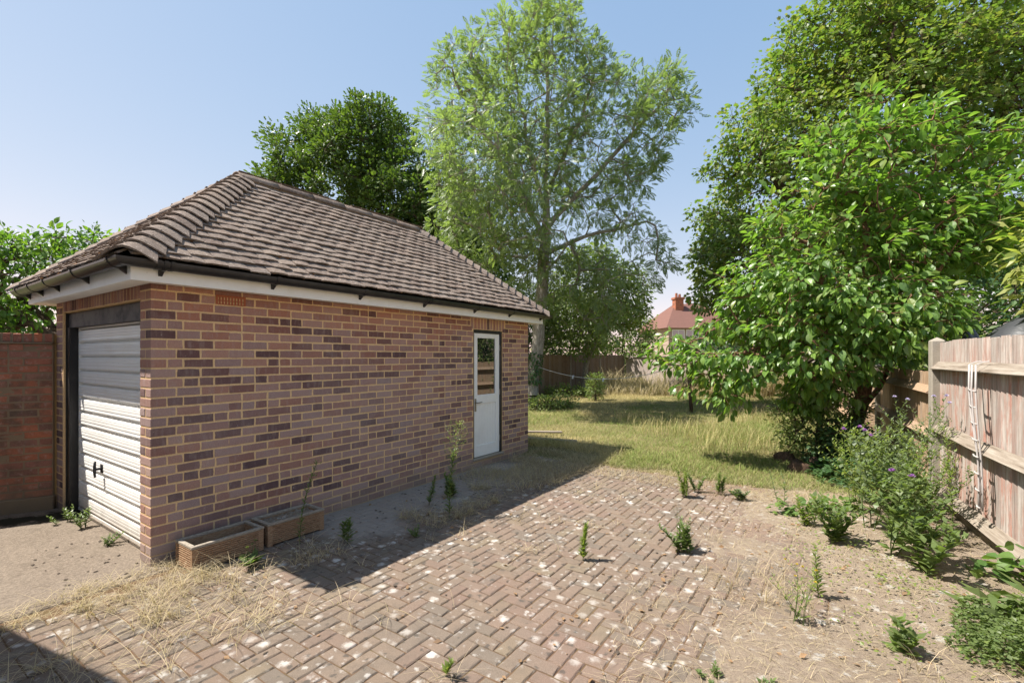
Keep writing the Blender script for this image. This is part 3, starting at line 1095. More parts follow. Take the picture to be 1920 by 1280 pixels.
tvar = {('t', k): tile_variant(k) for k in range(10)}
titems = []
NCR = 19
GA = SL / NCR
roof_faces = [((-RO, -RO), (1, 0), (0, 1), GL + 2 * RO, True), ((-RO, GW + RO), (0, -1), (1, 0), GW + 2 * RO, True),
              ((GL + RO, GW + RO), (-1, 0), (0, -1), GL + 2 * RO, False), ((GL + RO, -RO), (0, 1), (-1, 0), GW + 2 * RO, False)]
cs, sn = math.cos(SLP), math.sin(SLP)
moss_pts = []
for fi, ((ox, oy), ed, idr, flen, vis) in enumerate(roof_faces):
    ex = Vector((ed[0], ed[1], 0))
    sy = Vector((idr[0] * cs, idr[1] * cs, sn))
    nz = ex.cross(sy)
    if nz.z < 0:
        nz = -nz
    B = Matrix((ex, sy, nz)).transposed().to_4x4()
    for i in range(NCR):
        dS = i * GA
        dh = dS * cs
        a, b = dh + 0.03, flen - dh - 0.03
        off = (i % 2) * 0.0825 + 0.01
        k0 = int(math.floor((a - off) / 0.165))
        t_ = off + k0 * 0.165
        while t_ < b:
            lo, hi = max(t_, a), min(t_ + 0.165, b)
            if hi - lo > 0.03:
                cx = (lo + hi) / 2
                pos = Vector((ox, oy, RZ0)) + ex * cx + sy * (dS - 0.004 + random.uniform(-.006, .006) - (random.uniform(.012, .035) if random.random() < .05 else 0)) + nz * random.uniform(-.002, .007)
                m = Matrix.Translation(pos) @ B @ Matrix.Rotation(random.uniform(-.016, .016), 4, 'Z') @ Matrix.Rotation(random.uniform(-.012, .012), 4, 'Y') \
                    @ Matrix.Diagonal(((hi - lo) / 0.165, 1, 1, 1))
                titems.append((('t', random.randrange(10)), m, roof, cam_dist(pos.x, pos.y, pos.z) + (0 if vis else 50)))
                if vis:
                    far = np.clip((pos.x - 2.2) / 2.5, 0, 1) if fi == 0 else 0.1
                    for _ in range(3):
                        if random.random() < 0.42 + 0.55 * far * (vnoise(pos.x * 1.0, i * .12, 1.4, 31) > 0.45):
                            pp = pos + ex * random.uniform(-.08, .08) + sy * random.uniform(-.012, 0.03) + nz * 0.035
                            moss_pts.append((pp, random.uniform(0.004, 0.016)))
            t_ += 0.165
pieces('roof_tile', None, titems, 300, tvar, MAT['tile'], False)


def bonnet_variant(k):
    """bonnet hip tile in hip frame: x across, y up the hip, z up; rounded saddle with open thick tail"""
    rr = random.Random(k + 700)
    n = 10
    vs = []
    for (yy, lift, half) in ((0.0, 0.052, 0.2), (0.12, 0.033, 0.15), (0.22, 0.006, 0.1)):
        for off in (0.0, 0.015):
            for i in range(n + 1):
                s_ = -1 + 2 * i / n
                x = s_ * half
                drop = 0.60 * (math.sqrt(x * x + 0.06 ** 2) - 0.06)
                back = 0.055 * abs(s_) ** 1.6 if yy == 0 else 0
                vs.append((x, yy + back * -0.35 + rr.uniform(-.002, .002), lift - drop + off + rr.uniform(-.001, .001) - 0.016 * abs(s_) ** 2))
    q = n + 1
    fs = []
    for r in range(2):
        b0, t0, b1, t1 = (2 * r) * q, (2 * r + 1) * q, (2 * r + 2) * q, (2 * r + 3) * q
        for i in range(n):
            fs.append((t0 + i, t0 + i + 1, t1 + i + 1, t1 + i))
            fs.append((b0 + i, b1 + i, b1 + i + 1, b0 + i + 1))
        fs.append((b0, t0, t1, b1))
        fs.append((b0 + n, b1 + n, t1 + n, t0 + n))
    for i in range(n):
        fs.append((i, i + 1, q + i + 1, q + i))
    return vs, fs


bon = {('b', k): bonnet_variant(k) for k in range(5)}
bitems = []
hips = [((-RO, -RO), (ru0, GW / 2), True), ((-RO, GW + RO), (ru0, GW / 2), True), ((GL + RO, -RO), (ru1, GW / 2), True), ((GL + RO, GW + RO), (ru1, GW / 2), False)]
for (a, b, vis) in hips:
    A_ = Vector((a[0], a[1], RZ0))
    B_ = Vector((b[0], b[1], RZ1))
    hd = (B_ - A_).normalized()
    hx = hd.cross(Vector((0, 0, 1))).normalized()
    hz_ = hx.cross(hd).normalized()
    Mb = Matrix((hx, hd, hz_)).transposed().to_4x4()
    Lh = (B_ - A_).length
    for i in range(18):
        pos = A_ + hd * (Lh * (i + 0.15) / 18.4) + hz_ * 0.012
        m = Matrix.Translation(pos) @ Mb @ Matrix.Rotation(random.uniform(-.03, .03), 4, 'Y') @ Matrix.Rotation(random.uniform(-.03, .03), 4, 'Z')
        bitems.append((('b', random.randrange(5)), m, roof, cam_dist(pos.x, pos.y, pos.z)))
pieces('bonnet_tile', None, bitems, 300, bon, MAT['tile'], False)


def ridge_variant(k):
    rr = random.Random(k + 900)
    n = 10
    vs = []
    for yy in (0, 0.15, 0.3, 0.447):
        for rad in (0.10, 0.116):
            for i in range(n + 1):
                t_ = math.pi * (0.02 + 0.96 * i / n)
                vs.append((yy, math.cos(t_) * rad * 1.05, math.sin(t_) * rad * 0.86 + rr.uniform(-.002, .002)))
    q = n + 1
    fs = []
    for r in range(3):
        b0, t0, b1, t1 = (2 * r) * q, (2 * r + 1) * q, (2 * r + 2) * q, (2 * r + 3) * q
        for i in range(n):
            fs.append((t0 + i, t1 + i, t1 + i + 1, t0 + i + 1))
            fs.append((b0 + i, b0 + i + 1, b1 + i + 1, b1 + i))
        fs.append((b0, b1, t1, t0))
        fs.append((b0 + n, t0 + n, t1 + n, b1 + n))
    for i in range(n):
        fs.append((i, q + i, q + i + 1, i + 1))
        fs.append((6 * q + i, 6 * q + i + 1, 7 * q + i + 1, 7 * q + i))
    return vs, fs


rvar = {('r', k): ridge_variant(k) for k in range(3)}
ritems = []
x = ru0 - 0.06
while x < ru1 - 0.3:
    m = Matrix.Translation((x, GW / 2, RZ1 - 0.035 + random.uniform(-.004, .004))) @ Matrix.Rotation(random.uniform(-.01, .01), 4, 'Z')
    ritems.append((('r', random.randrange(3)), m, roof, x))
    for _ in range(46):
        t_ = random.uniform(0.25, 0.75) * math.pi
        side_ = random.choice((-1, -1, 1))
        moss_pts.append((Vector((x + random.uniform(0, .45), GW / 2 + side_ * random.uniform(0.03, .15), RZ1 + 0.035 + random.uniform(-.02, .03) - 0.0)), 0.0))
    x += 0.455
pieces('ridge_tile', None, ritems, 300, rvar, MAT['tile'], True)
# ridge mortar bedding
rm = MB()
for s_ in (-1, 1):
    rm.add([(ru0 - .05, GW / 2 + s_ * .10, RZ1 - .075), (ru1 + .05, GW / 2 + s_ * .10, RZ1 - .075), (ru1 + .05, GW / 2 + s_ * .125, RZ1 - .085), (ru0 - .05, GW / 2 + s_ * .125, RZ1 - .085),
            (ru0 - .05, GW / 2 + s_ * .10, RZ1 - .02), (ru1 + .05, GW / 2 + s_ * .10, RZ1 - .02)], [(0, 1, 5, 4), (4, 5, 2, 3), (0, 4, 3), (1, 2, 5), (0, 3, 2, 1)])
rm.build('ridge_bedding', MAT['oldmortar'], roof)
# moss and debris lodged between the tiles
oct_v = np.array([(1, 0, 0), (-1, 0, 0), (0, 1, 0), (0, -1, 0), (0, 0, .6), (0, 0, -.6)], dtype=float)
oct_f = [(0, 2, 4), (2, 1, 4), (1, 3, 4), (3, 0, 4), (2, 0, 5), (1, 2, 5), (3, 1, 5), (0, 3, 5)]
mi = []
for (pp, r) in moss_pts:
    if r == 0:
        continue
    m = Matrix.Translation(pp) @ Matrix.Rotation(random.uniform(0, 3), 4, 'Z') @ Matrix.Diagonal((r * random.uniform(.8, 2.6), r, r * .8, 1))
    mi.append((oct_v, oct_f, m))
V_, G_ = join_instances(mi)
mo = link_mesh('moss', arr_mesh('moss', V_, G_, MAT['moss']), roof)
mo['kind'] = 'stuff'

# gutter: half round channel all the way round, mitred
GO, GZ, GR = FO + 0.062, 2.272, 0.057


def half_profile(r):
    return [(math.cos(math.pi + math.pi * i / 12) * r, math.sin(math.pi + math.pi * i / 12) * r) for i in range(13)]


gp = half_profile(GR) + half_profile(GR - .004)[::-1]
corners = [(-GO, -GO), (GL + GO, -GO), (GL + GO, GW + GO), (-GO, GW + GO)]
gu = MB()
n = len(gp)
for (x, y) in corners:
    sx = -1 if x < 0 else 1
    sy_ = -1 if y < 0 else 1
    for (q, z) in gp:
        gu.v.append((x + sx * q, y + sy_ * q, GZ + z))
for i in range(4):
    j = (i + 1) % 4
    for k in range(n):
        k2 = (k + 1) % n
        gu.f.append((i * n + k, i * n + k2, j * n + k2, j * n + k))
gutter = gu.build('gutter', MAT['gutter'], garage)


def bracket(x, y, along, union=False):
    """strap round the gutter and a bracket plate on the fascia; along 'u' or 'v'"""
    b = MB()
    hw = 0.016 if not union else 0.05
    straps = [(-hw, hw)] if not union else [(-.055, -.03), (-.012, .012), (.03, .055)]
    for (a, c) in straps:
        out_, in_ = half_profile(GR + .007), half_profile(GR + .0015)
        prof = out_ + in_[::-1]
        if along == 'u':
            b.prism([(0, -q, z) for (q, z) in prof], [(x + a, y, GZ + .004), (x + c, y, GZ + .004)])
        else:
            b.prism([(-q, 0, z) for (q, z) in prof], [(x, y + a, GZ + .004), (x, y + c, GZ + .004)])
    tri = [(GO - FO - .001, -0.012), (GO - FO - .001, -0.095), (0.018, -0.064), (-.02, -0.060), (0.02, -.05)]
    if along == 'u':
        b.prism([(0, q, z) for (q, z) in tri], [(x - .013, y, GZ), (x + .013, y, GZ)])
    else:
        b.prism([(q, 0, z) for (q, z) in tri], [(x, y - .013, GZ), (x, y + .013, GZ)])
    b.build('gutter_bracket', MAT['gutter'], gutter)


for u_, un in ((0.0, True), (0.84, False), (1.765, False), (2.69, True), (3.64, False), (4.47, False), (5.36, False)):
    bracket(u_, -GO, 'u', un)
for v_, un in ((-0.1, False), (0.73, False), (1.57, False), (2.13, False), (2.62, False)):
    bracket(-GO, v_, 'v', un)

# side door
door = empty('side_door')
door.parent = garage
db = MB()
db.box(DU0 - .001, DU0 + .028, 0.012, 0.1, DZ0, DZ1)
db.box(DU1 - .04, DU1 + .001, 0.012, 0.1, DZ0, DZ1)
db.box(DU0 + .0282, DU1 - .0402, 0.012, 0.1, DZ1 - .035, DZ1 + .012)
db.build('door_frame', MAT['black'], door)
sd = MB()
sd.cbox(DU0 - .02, DU1 + .02, -0.02, 0.1, DZ0 - .035, DZ0 - .002, .006)
sd.build('threshold', MAT['post'], door)
a, b, z0, z1 = DU0 + .031, DU1 - .043, DZ0 + .006, DZ1 - .038
ly = 0.028
GZ0, GZ1 = 1.02, 1.87
for (nm, q) in (('stile', (a, a + .085, z0, z1)), ('stile', (b - .085, b, z0, z1)), ('top_rail', (a + .0852, b - .0852, GZ1, z1)), ('middle_rail', (a + .0852, b - .0852, 0.9, GZ0)),
                ('bottom_rail', (a + .0852, b - .0852, z0, z0 + .16))):
    m_ = MB()
    m_.cbox(q[0], q[1], ly, ly + .04, q[2], q[3], .003)
    m_.build(nm, MAT['white'], door)
m_ = MB()
wd = (b - a - .17) / 7
for k in range(7):
    m_ = MB()
    m_.cbox(a + .085 + k * wd, a + .085 + (k + 1) * wd - .001, ly + .012, ly + .03, z0 + .16, 0.9, .003)
    m_.build('panel_board', MAT['white'], door)
m_ = MB()
m_.box(a + .085, b - .085, ly + .018, ly + .024, GZ0, GZ1)
m_.build('pane', MAT['glass'], door)
bd = MB()
bw = .012
for q in ((a + .0855, a + .0855 + bw, GZ0 + .0005, GZ1 - .0005), (b - .0855 - bw, b - .0855, GZ0 + .0005, GZ1 - .0005)):
    bd.box(q[0], q[1], ly + .006, ly + .0175, q[2], q[3])
for q in ((GZ0 + .0005, GZ0 + bw), (GZ1 - bw, GZ1 - .0005)):
    bd.box(a + .0855 + bw + .0002, b - .0855 - bw - .0002, ly + .006, ly + .0175, q[0], q[1])
bd.build('glazing_bead', MAT['white'], door)
hd_ = MB()
hd_.cbox(a + .025, a + .062, ly - .006, ly - .0005, 0.80, 0.985, .004)
hp = hd_.build('handle_plate', MAT['metal'], door)
h2 = MB()
h2.tube([(a + .043, ly - .004, 0.925), (a + .043, ly - .045, 0.925), (a + .06, ly - .05, 0.925), (a + .14, ly - .046, 0.93)], [.008, .008, .009, .007], 8)
h2.build('door_handle', MAT['metal'], door, True)
for z in (0.35, 1.05, 1.72):
    h3 = MB()
    h3.tube([(b + .004, ly - .006, z - .045), (b + .004, ly - .006, z + .045)], .006, 6)
    h3.build('hinge', MAT['metal'], door)

# up and over garage door
gd = empty('garage_door')
gd.parent = garage
m_ = MB()
m_.box(0.045, 0.085, FY0 + .002, FY1 - .002, 1.885, FZ1)
m_.build('head_board', MAT['headboard'], gd)
m_ = MB()
m_.box(0.03, 0.11, FY1 - .085, FY1, 0.0, 1.884)
m_.build('door_post', MAT['black'], gd)
m_ = MB()
m_.box(0.03, 0.11, FY0, FY0 + .035, 0.0, 1.884)
m_.build('door_post', MAT['black'], gd)
m_ = MB()
m_.box(0.02, 0.0448, FY1 - .012, FY1 + .0, 0.0, FZ1)
m_.box(0.02, 0.0448, FY0, FY0 + .012, 0.0, FZ1)
m_.build('edge_bead', MAT['black'], gd)
ly0, ly1 = FY0 + .04, FY1 - .09
XF = 0.098
RP = 0.1408
for k in range(13):
    zb = 0.035 + k * RP
    prof = [(0.034, 0), (0.033, .010), (0.003, .020), (0.0, .03), (0.0035, .052), (0.0, .056), (0.0, .074), (0.0035, .078), (0.0, .082), (0.0, .1), (0.0035, .104), (0.0, .108), (0.002, .126), (0.033, RP - .005), (0.034, RP - .0015),
            (0.042, RP - .0015), (0.042, 0)]
    m_ = MB()
    m_.prism([(XF + x, 0, zb + z) for (x, z) in prof], [(0, ly0 + .012, 0), (0, ly1 - .012, 0)])
    m_.build('slat', MAT['garagedoor'], gd)
m_ = MB()
m_.box(XF + .004, XF + .034, ly0 - .002, ly0 + .0115, 0.035, 1.872)
m_.box(XF + .004, XF + .034, ly1 - .0115, ly1 + .002, 0.035, 1.872)
m_.box(XF + .002, XF + .034, ly0 + .012, ly1 - .012, 1.867, 1.884)
m_.box(XF + .0, XF + .03, ly0, ly1, 0.004, 0.0335)
m_.build('leaf_edge', MAT['garagedoor'], gd)
m_ = MB()
m_.tube([(XF + .005, 1.47, .53), (XF - .05, 1.47, .53)], .012, 8)
m_.tube([(XF - .05, 1.47, .455), (XF - .054, 1.47, .50), (XF - .054, 1.47, .56), (XF - .05, 1.47, .605)], [.009, .012, .012, .009], 8)
m_.cbox(XF - .006, XF + .004, 1.44, 1.50, .49, .57, .003)
m_.build('handle', MAT['black'], gd, True)

# ================================================================== GARDEN WALL beside the garage
GWX, GWY = -4.80, 5.0
wall_rot = math.atan2(0.5, 0.866)         # local +x runs from far left back to the garage
gwall = empty('garden_wall', (GWX, GWY, 0), wall_rot)
tag(gwall, 'old red brick garden wall with brick-on-edge coping running off beside the garage', 'wall', kind='thing')
m_ = MB()
m_.box(-5.5, 0.0, 0.003, 0.22, -0.1, 1.715)
m_.build('wall_core', MAT['oldmortar'], gwall)
m_ = MB()
m_.cbox(-5.5, 0.01, -0.03, 0.24, -0.1, 0.14, .01)
m_.build('footing', MAT['oldmortar'], gwall)
witems = []
for r_ in range(21):
    z = 0.145 + r_ * 0.0755
    if z > 1.68:
        continue
    x = -0.005 - (0.1125 if r_ % 2 else 0.0)
    if r_ % 2:
        witems.append((('h', random.randrange(7)), Matrix.Translation((-0.1075, random.uniform(-.002, .002), z)), gwall, 0.1))
    while x > -4.2:
        w_ = 0.215
        if random.random() < 0.15:
            for q in (0.1025, 0.215):
                witems.append((('h', random.randrange(7)), Matrix.Translation((x - q, random.uniform(-.003, .003), z)), gwall, -x))
        else:
            witems.append((('s', random.randrange(7)), Matrix.Translation((x - w_, random.uniform(-.003, .003), z + random.uniform(-.002, .002))) @ Matrix.Rotation(random.uniform(-.01, .01), 4, 'Y'), gwall, -x))
        x -= 0.225
pieces('brick', None, witems, 250, bvar, MAT['redbrick'])
m_ = MB()
m_.cbox(-5.5, 0.0, -0.022, 0.24, 1.718, 1.736, .004)
m_.build('tile_creasing', MAT['oldmortar'], gwall)
m_ = MB()
m_.box(-5.5, 0.0, 0.004, 0.214, 1.737, 1.825)
m_.build('coping_bed', MAT['oldmortar'], gwall)
x = -0.004
cv = {('k', k): cbox_variant(0, 0.068, 0, 0.218, 0, 0.092, .006 + .001 * k) for k in range(4)}
citems = []
while x > -4.2:
    citems.append((('k', random.randrange(4)), Matrix.Translation((x - .068, random.uniform(-.003, .003), 1.737 + random.uniform(-.003, .002))), gwall, -x))
    x -= 0.0785
pieces('coping_brick', None, citems, 250, cv, MAT['redbrick'])

# ================================================================== THE HOUSE whose shadow falls into the yard (behind the camera)
house = empty('house', (-3.53, 2.294, 0), math.atan2(0.915, 0.403))
tag(house, 'low unseen house behind the yard, walls made white to bounce light, its eaves shading the bottom left corner', 'house')
HX, HY0, HY1, HE = -0.22, -1.3, 9.0, 2.6
m_ = MB()
m_.box(-7.2, HX, HY0, HY1, -0.1, HE - .02)
m_.build('wall', MAT['white'], house)  # unseen walls, kept low and made white to lift light on the garage door
m_ = MB()
m_.add([(-7.42, HY0 - .22, HE - .1), (0, HY0 - .22, HE - .1), (0, HY1 + .22, HE - .1), (-7.42, HY1 + .22, HE - .1),
        (-7.42, HY0 - .22, HE), (0, HY0 - .22, HE), (0, HY1 + .22, HE), (-7.42, HY1 + .22, HE), (-3.7, HY0 + 3.4, HE + 1.8), (-3.7, HY1 - 3.4, HE + 1.8)],
       [(0, 1, 5, 4), (1, 2, 6, 5), (2, 3, 7, 6), (3, 0, 4, 7), (4, 5, 8), (5, 6, 9, 8), (6, 7, 9), (7, 4, 8, 9), (3, 2, 1, 0)])
m_.build('roof', MAT['tile'], house)
for (a, b, c, d_) in ((0.3, 2.0, 0.9, 2.1), (3.6, 5.2, 0.9, 2.1)):
    m_ = MB()
    m_.box(HX + .002, HX + .05, a, b, c, d_)
    wf = m_.build('window', MAT['white'], house)
    for (e, f_) in ((a + .06, (a + b) / 2 - .03), ((a + b) / 2 + .03, b - .06)):
        m_ = MB()
        m_.box(HX + .051, HX + .056, e, f_, c + .06, d_ - .06)
        m_.build('pane', MAT['glass'], wf)

# ================================================================== FENCES
def fence(name, label, p0, p1, h, bays, mat, railmat, board=0.096, gravel=True, postmat='post', posth=0.06, rails=(0.19, 0.84, 1.49), post_w=0.11, step=None, first=True, last=True, group=None, side_=-1):
    """close-board fence from p0 to p1; the rails face local -y"""
    p0, p1 = Vector(p0), Vector(p1)
    dv = p1 - p0
    L = dv.length
    rz = math.atan2(dv.y, dv.x)
    f = empty(name, (p0.x, p0.y, 0), rz)
    tag(f, label, 'fence', group)
    bl = L / bays
    for i in range(bays + 1):
        if (i == 0 and not first) or (i == bays and not last):
            continue
        m_ = MB()
        x = i * bl
        hw = post_w / 2
        m_.cbox(x - hw, x + hw, -hw * 1.0, hw * 1.0, -0.2, h + posth, 0.012)
        m_.add([(x - hw + .012, -hw + .012, h + posth - .0005), (x + hw - .012, -hw + .012, h + posth - .0005), (x + hw - .012, hw - .012, h + posth - .0005), (x - hw + .012, hw - .012, h + posth - .0005), (x, 0, h + posth + .03)],
               [(0, 1, 4), (1, 2, 4), (2, 3, 4), (3, 0, 4)])
        m_.build('post', MAT[postmat], f)
    for i in range(bays):
        x0, x1 = i * bl + post_w / 2, (i + 1) * bl - post_w / 2
        for z in rails:
            m_ = MB()
            sg = random.uniform(-.012, .012)
            prof = [(0, 0.012, -.045), (0, -.062, -.038), (0, -.066, -.03), (0, 0.0, .045), (0, .012, .045)]
            n = 8
            m_.prism(prof, [(x0 + (x1 - x0) * q / n, random.uniform(-.003, .003), z + sg * math.sin(math.pi * q / n) + random.uniform(-.003, .003)) for q in range(n + 1)])
            m_.build('rail', MAT[railmat], f)
        if gravel:
            m_ = MB()
            m_.cbox(x0, x1, 0.013, 0.04, -0.1, 0.13, .004)
            m_.build('gravel_board', MAT[railmat], f)
        x = x0
        zb = 0.132 if gravel else 0.03
        while x < x1 - .03:
            w_ = min(board, x1 - x)
            m_ = MB()
            hh = h + random.uniform(-.012, .008)
            t0, t1 = 0.014, 0.030        # feather edge: thin side tucked under next board
            k = random.uniform(-.003, .003)
            b_ = w_ + 0.012
            yy = [(0, 0.0125), (b_, 0.0135 + 0.014), (b_, 0.0135 + 0.014 + .006), (0, 0.0125 + .022)]
            b0, b1 = [], []
            for (xx, y_) in yy:
                b0.append((x + xx, y_, zb + random.uniform(-.004, .004)))
                b1.append((x + xx + k, y_ + random.uniform(-.001, .001), hh + random.uniform(-.003, .003)))
            m_.add(b0 + b1, [(3, 2, 1, 0), (4, 5, 6, 7), (0, 1, 5, 4), (1, 2, 6, 5), (2, 3, 7, 6), (3, 0, 4, 7)])
            o = m_.build('board', MAT[mat], f)
            x += w_
    return f


FD = Vector((0.478, 0.878, 0)).normalized()
FA = Vector((4.50, 5.02, 0)) + FD * 0.12


def fpt(t_, off=0.0):
    n_ = Vector((-FD.y, FD.x, 0))        # toward the yard
    return FA + FD * t_ + n_ * off


# near panel runs toward the camera and past it; rails face the yard (local -y must point to the yard)
fence('near_fence', 'tall weathered close-board fence, grey and flaking red, with thick grey rails', fpt(0.0), fpt(-6.0), 1.745, 2, 'fenceboard', 'rail', rails=(0.19, 0.84, 1.49), last=True, post_w=0.12, posth=0.02)
fence('low_fence', 'lower brown close-board fence with concrete posts behind the leafy tree', fpt(15.5), fpt(0.09), 1.42, 5, 'brownboard', 'brownboard', rails=(0.25, 0.75, 1.22), last=False, posth=0.03, post_w=0.1)
# rear boundary: left side fence and rendered rear wall
MAT['darkboard'] = MAT['brownboard'].copy()
for nd_ in MAT['darkboard'].node_tree.nodes:
    if nd_.type == 'VALTORGB' and len(nd_.color_ramp.elements) == 3:
        for e_ in nd_.color_ramp.elements:
            e_.color = [q_ * 0.55 for q_ in e_.color[:3]] + [1]
b0, b1 = Vector(W(10.9, 5.4)), Vector(W(23.2, 5.4))
fence('side_fence', 'long dark brown board fence on the far left side of the lawn', b1, b0, 1.66, 4, 'darkboard', 'darkboard', board=0.12, rails=(0.3, 0.85, 1.42), posth=0.06)
m_ = MB()
rwall = empty('rear_wall', W(23.3, 5.3), TH - math.pi / 2)
tag(rwall, 'low pale rendered wall across the far end of the lawn', 'wall', kind='thing')
m_ = MB()
xs = np.linspace(0, 16, 41)
prof_z = [1.50 + 0.03 * math.sin(q * 1.7) for q in xs]
vs, fs = [], []
for q, z in zip(xs, prof_z):
    vs += [(q, 0, -.1), (q, .22, -.1), (q, .22, z), (q, 0, z)]
for i in range(40):
    b = i * 4
    for k in range(4):
        k2 = (k + 1) % 4
        fs.append((b + k, b + k2, b + 4 + k2, b + 4 + k))
fs += [(0, 3, 2, 1), (160, 161, 162, 163)]
m_.add(vs, fs)
m_.build('wall_body', MAT['render'], rwall)
m_ = MB()
m_.cbox(-.05, 16.05, -.04, .26, 1.535, 1.6, .01)
m_.build('coping', MAT['post'], rwall)

# rope-like trellis ladder hanging on the near fence
def near_xy(t_, off):
    return fpt(t_, off)


lad = empty('folded_trellis', near_xy(-1.4, 0.07))
tag(lad, 'narrow grey folding trellis hanging from the rail of the weathered fence', 'trellis')
lx = lad.location.copy()
def lp(t_, off, z):
    p = fpt(t_, off) - lx
    return (p.x, p.y, z)


tops = (-1.27, -1.40, -1.43)
bots = (-1.51, -1.53, -1.55)
offs = (0.085, 0.10, 0.085)
for k in range(3):
    m_ = MB()
    m_.tube([lp(tops[k] + (bots[k] - tops[k]) * q / 6 + .01 * math.sin(q * 1.3 + k), offs[k] + .012 * math.sin(q), 1.52 - 1.16 * q / 6) for q in range(7)], 0.0075, 6)
    m_.build('upright', MAT['wire'], lad, True)
for k in range(8):
    q = (k + 1.6) / 8.8
    z = 1.52 - 1.16 * q
    a = tops[0] + (bots[0] - tops[0]) * q
    b = tops[2] + (bots[2] - tops[2]) * q
    m_ = MB()
    m_.tube([lp(a + .012, 0.098, z + .004), lp((a + b) / 2, .108, z), lp(b - .012, 0.098, z - .004)], 0.007, 6)
    m_.build('rung', MAT['wire'], lad, True)
for k in (0, 2):
    m_ = MB()
    m_.tube([lp(tops[k], offs[k], 1.52), lp(tops[k] - .02, 0.05, 1.545), lp(tops[k] - .05, -0.0 + .02, 1.55)], .004, 5)
    m_.build('tie', MAT['line'], lad)

# ================================================================== NEIGHBOURING THINGS
def blob_cover(name, label, cat, center, size, mat, rz, seed, ridge=True):
    """tarpaulin draped over a long ridge"""
    rr = np.random.default_rng(seed)
    nx, ny = 22, 16
    V = []
    for i in range(nx + 1):
        for j in range(ny + 1):
            x = -1 + 2 * i / nx
            y = -1 + 2 * j / ny
            top = (1 - abs(y) ** 1.6) * (1 - abs(x) ** 5 * .55)
            z = size[2] * (0.45 + 0.55 * top)
            z += 0.03 * math.sin(7 * x + 3 * y) * (abs(y)) + 0.02 * math.sin(13 * y + 4 * x)
            V.append((x * size[0] / 2, y * size[1] / 2, z))
    q = ny + 1
    F = [(i * q + j, (i + 1) * q + j, (i + 1) * q + j + 1, i * q + j + 1) for i in range(nx) for j in range(ny)]
    m_ = MB()
    m_.add(V, F)
    # skirt
    rim = [i * q for i in range(nx + 1)] + [nx * q + j for j in range(1, ny + 1)] + [i * q + ny for i in range(nx - 1, -1, -1)] + [j for j in range(ny - 1, 0, -1)]
    b = len(m_.v)
    for k in rim:
        x, y, z = m_.v[k]
        m_.v.append((x * 1.02, y * 1.02, 0.0))
    for k in range(len(rim)):
        k2 = (k + 1) % len(rim)
        m_.f.append((rim[k], rim[k2], b + k2, b + k))
    o = m_.build(name, MAT[mat], None, True)
    o.location = center
    o.rotation_euler = (0, 0, rz)
    return tag(o, label, cat)


blob_cover('covered_swing_seat', 'large object under black tarpaulin showing above the weathered fence', 'cover', (6.95, 5.75, 0), (2.8, 1.8, 2.17), 'tarp', R(8), 3)
blob_cover('covered_barbecue', 'small rounded black cover peeping over the fence beside its end post', 'cover', (6.0, 6.25, 0), (0.42, 0.42, 1.93), 'tarp', R(20), 4)

# blue crate and pale board seen over the far side fence
m_ = MB()
m_.cbox(-.35, .35, -.25, .25, 0, .45, .03)
m_.cbox(-.39, .39, -.29, .29, .4, .48, .02)
o = m_.build('blue_bin', MAT['blue'])
o.location = W(13.0, 6.9, 1.55)
tag(o, 'blue plastic box raised behind the far left fence', 'box')
m_ = MB()
m_.cbox(-.45, .45, -.35, .35, 0, 1.55, .02)
o = m_.build('storage_chest', MAT['pale'])
o.location = W(13.0, 6.9, 0)
tag(o, 'pale storage chest under the blue box behind the far left fence', 'chest')

# far house with red roof and chimney
fh = empty('red_roofed_house', (20.0, 56.0, 0), R(8))
tag(fh, 'distant house with red tiled hipped roof and brick chimney beyond the garden', 'house')
m_ = MB()
m_.box(-3.7, 5.4, -4, 4, -.1, 4.75)
m_.build('wall', MAT['housewall'], fh)
m_ = MB()
m_.add([(-4.2, -4.5, 4.65), (6.0, -4.5, 4.65), (6.0, 4.5, 4.65), (-4.2, 4.5, 4.65), (-1.0, 0, 7.75), (2.4, 0, 7.75)], [(0, 1, 5, 4), (1, 2, 5), (2, 3, 4, 5), (3, 0, 4), (3, 2, 1, 0)])
rf = m_.build('roof', MAT['redroof'], fh)
m_ = MB()
m_.cbox(-1.55, -.55, -1.3, -.5, 5.4, 8.1, .02)
m_.cbox(-1.65, -.45, -1.4, -.4, 8.1, 8.35, .02)
m_.tube([(-1.25, -.9, 8.3), (-1.25, -.9, 8.85)], [.16, .13], 10)
m_.tube([(-.85, -.9, 8.3), (-.85, -.9, 8.75)], [.16, .13], 10)
m_.build('chimney', MAT['redbrick'], rf)
m_ = MB()
m_.tube([(1.0, .4, 7.4), (1.0, .4, 8.4)], [.28, .25], 10)
m_.build('chimney_pot', MAT['terracotta'], rf)
for (a, b) in ((-3.3, -1.9), (-1.7, -.3), (2.0, 4.0)):
    m_ = MB()
    m_.box(a, b, -4.06, -4.001, 2.9, 4.5)
    wf = m_.build('window', MAT['white'], fh)
    for (c, d_) in ((a + .08, (a + b) / 2 - .05), ((a + b) / 2 + .05, b - .08)):
        m_ = MB()
        m_.box(c, d_, -4.08, -4.061, 3.0, 4.4)
        m_.build('pane', MAT['glass'], wf)

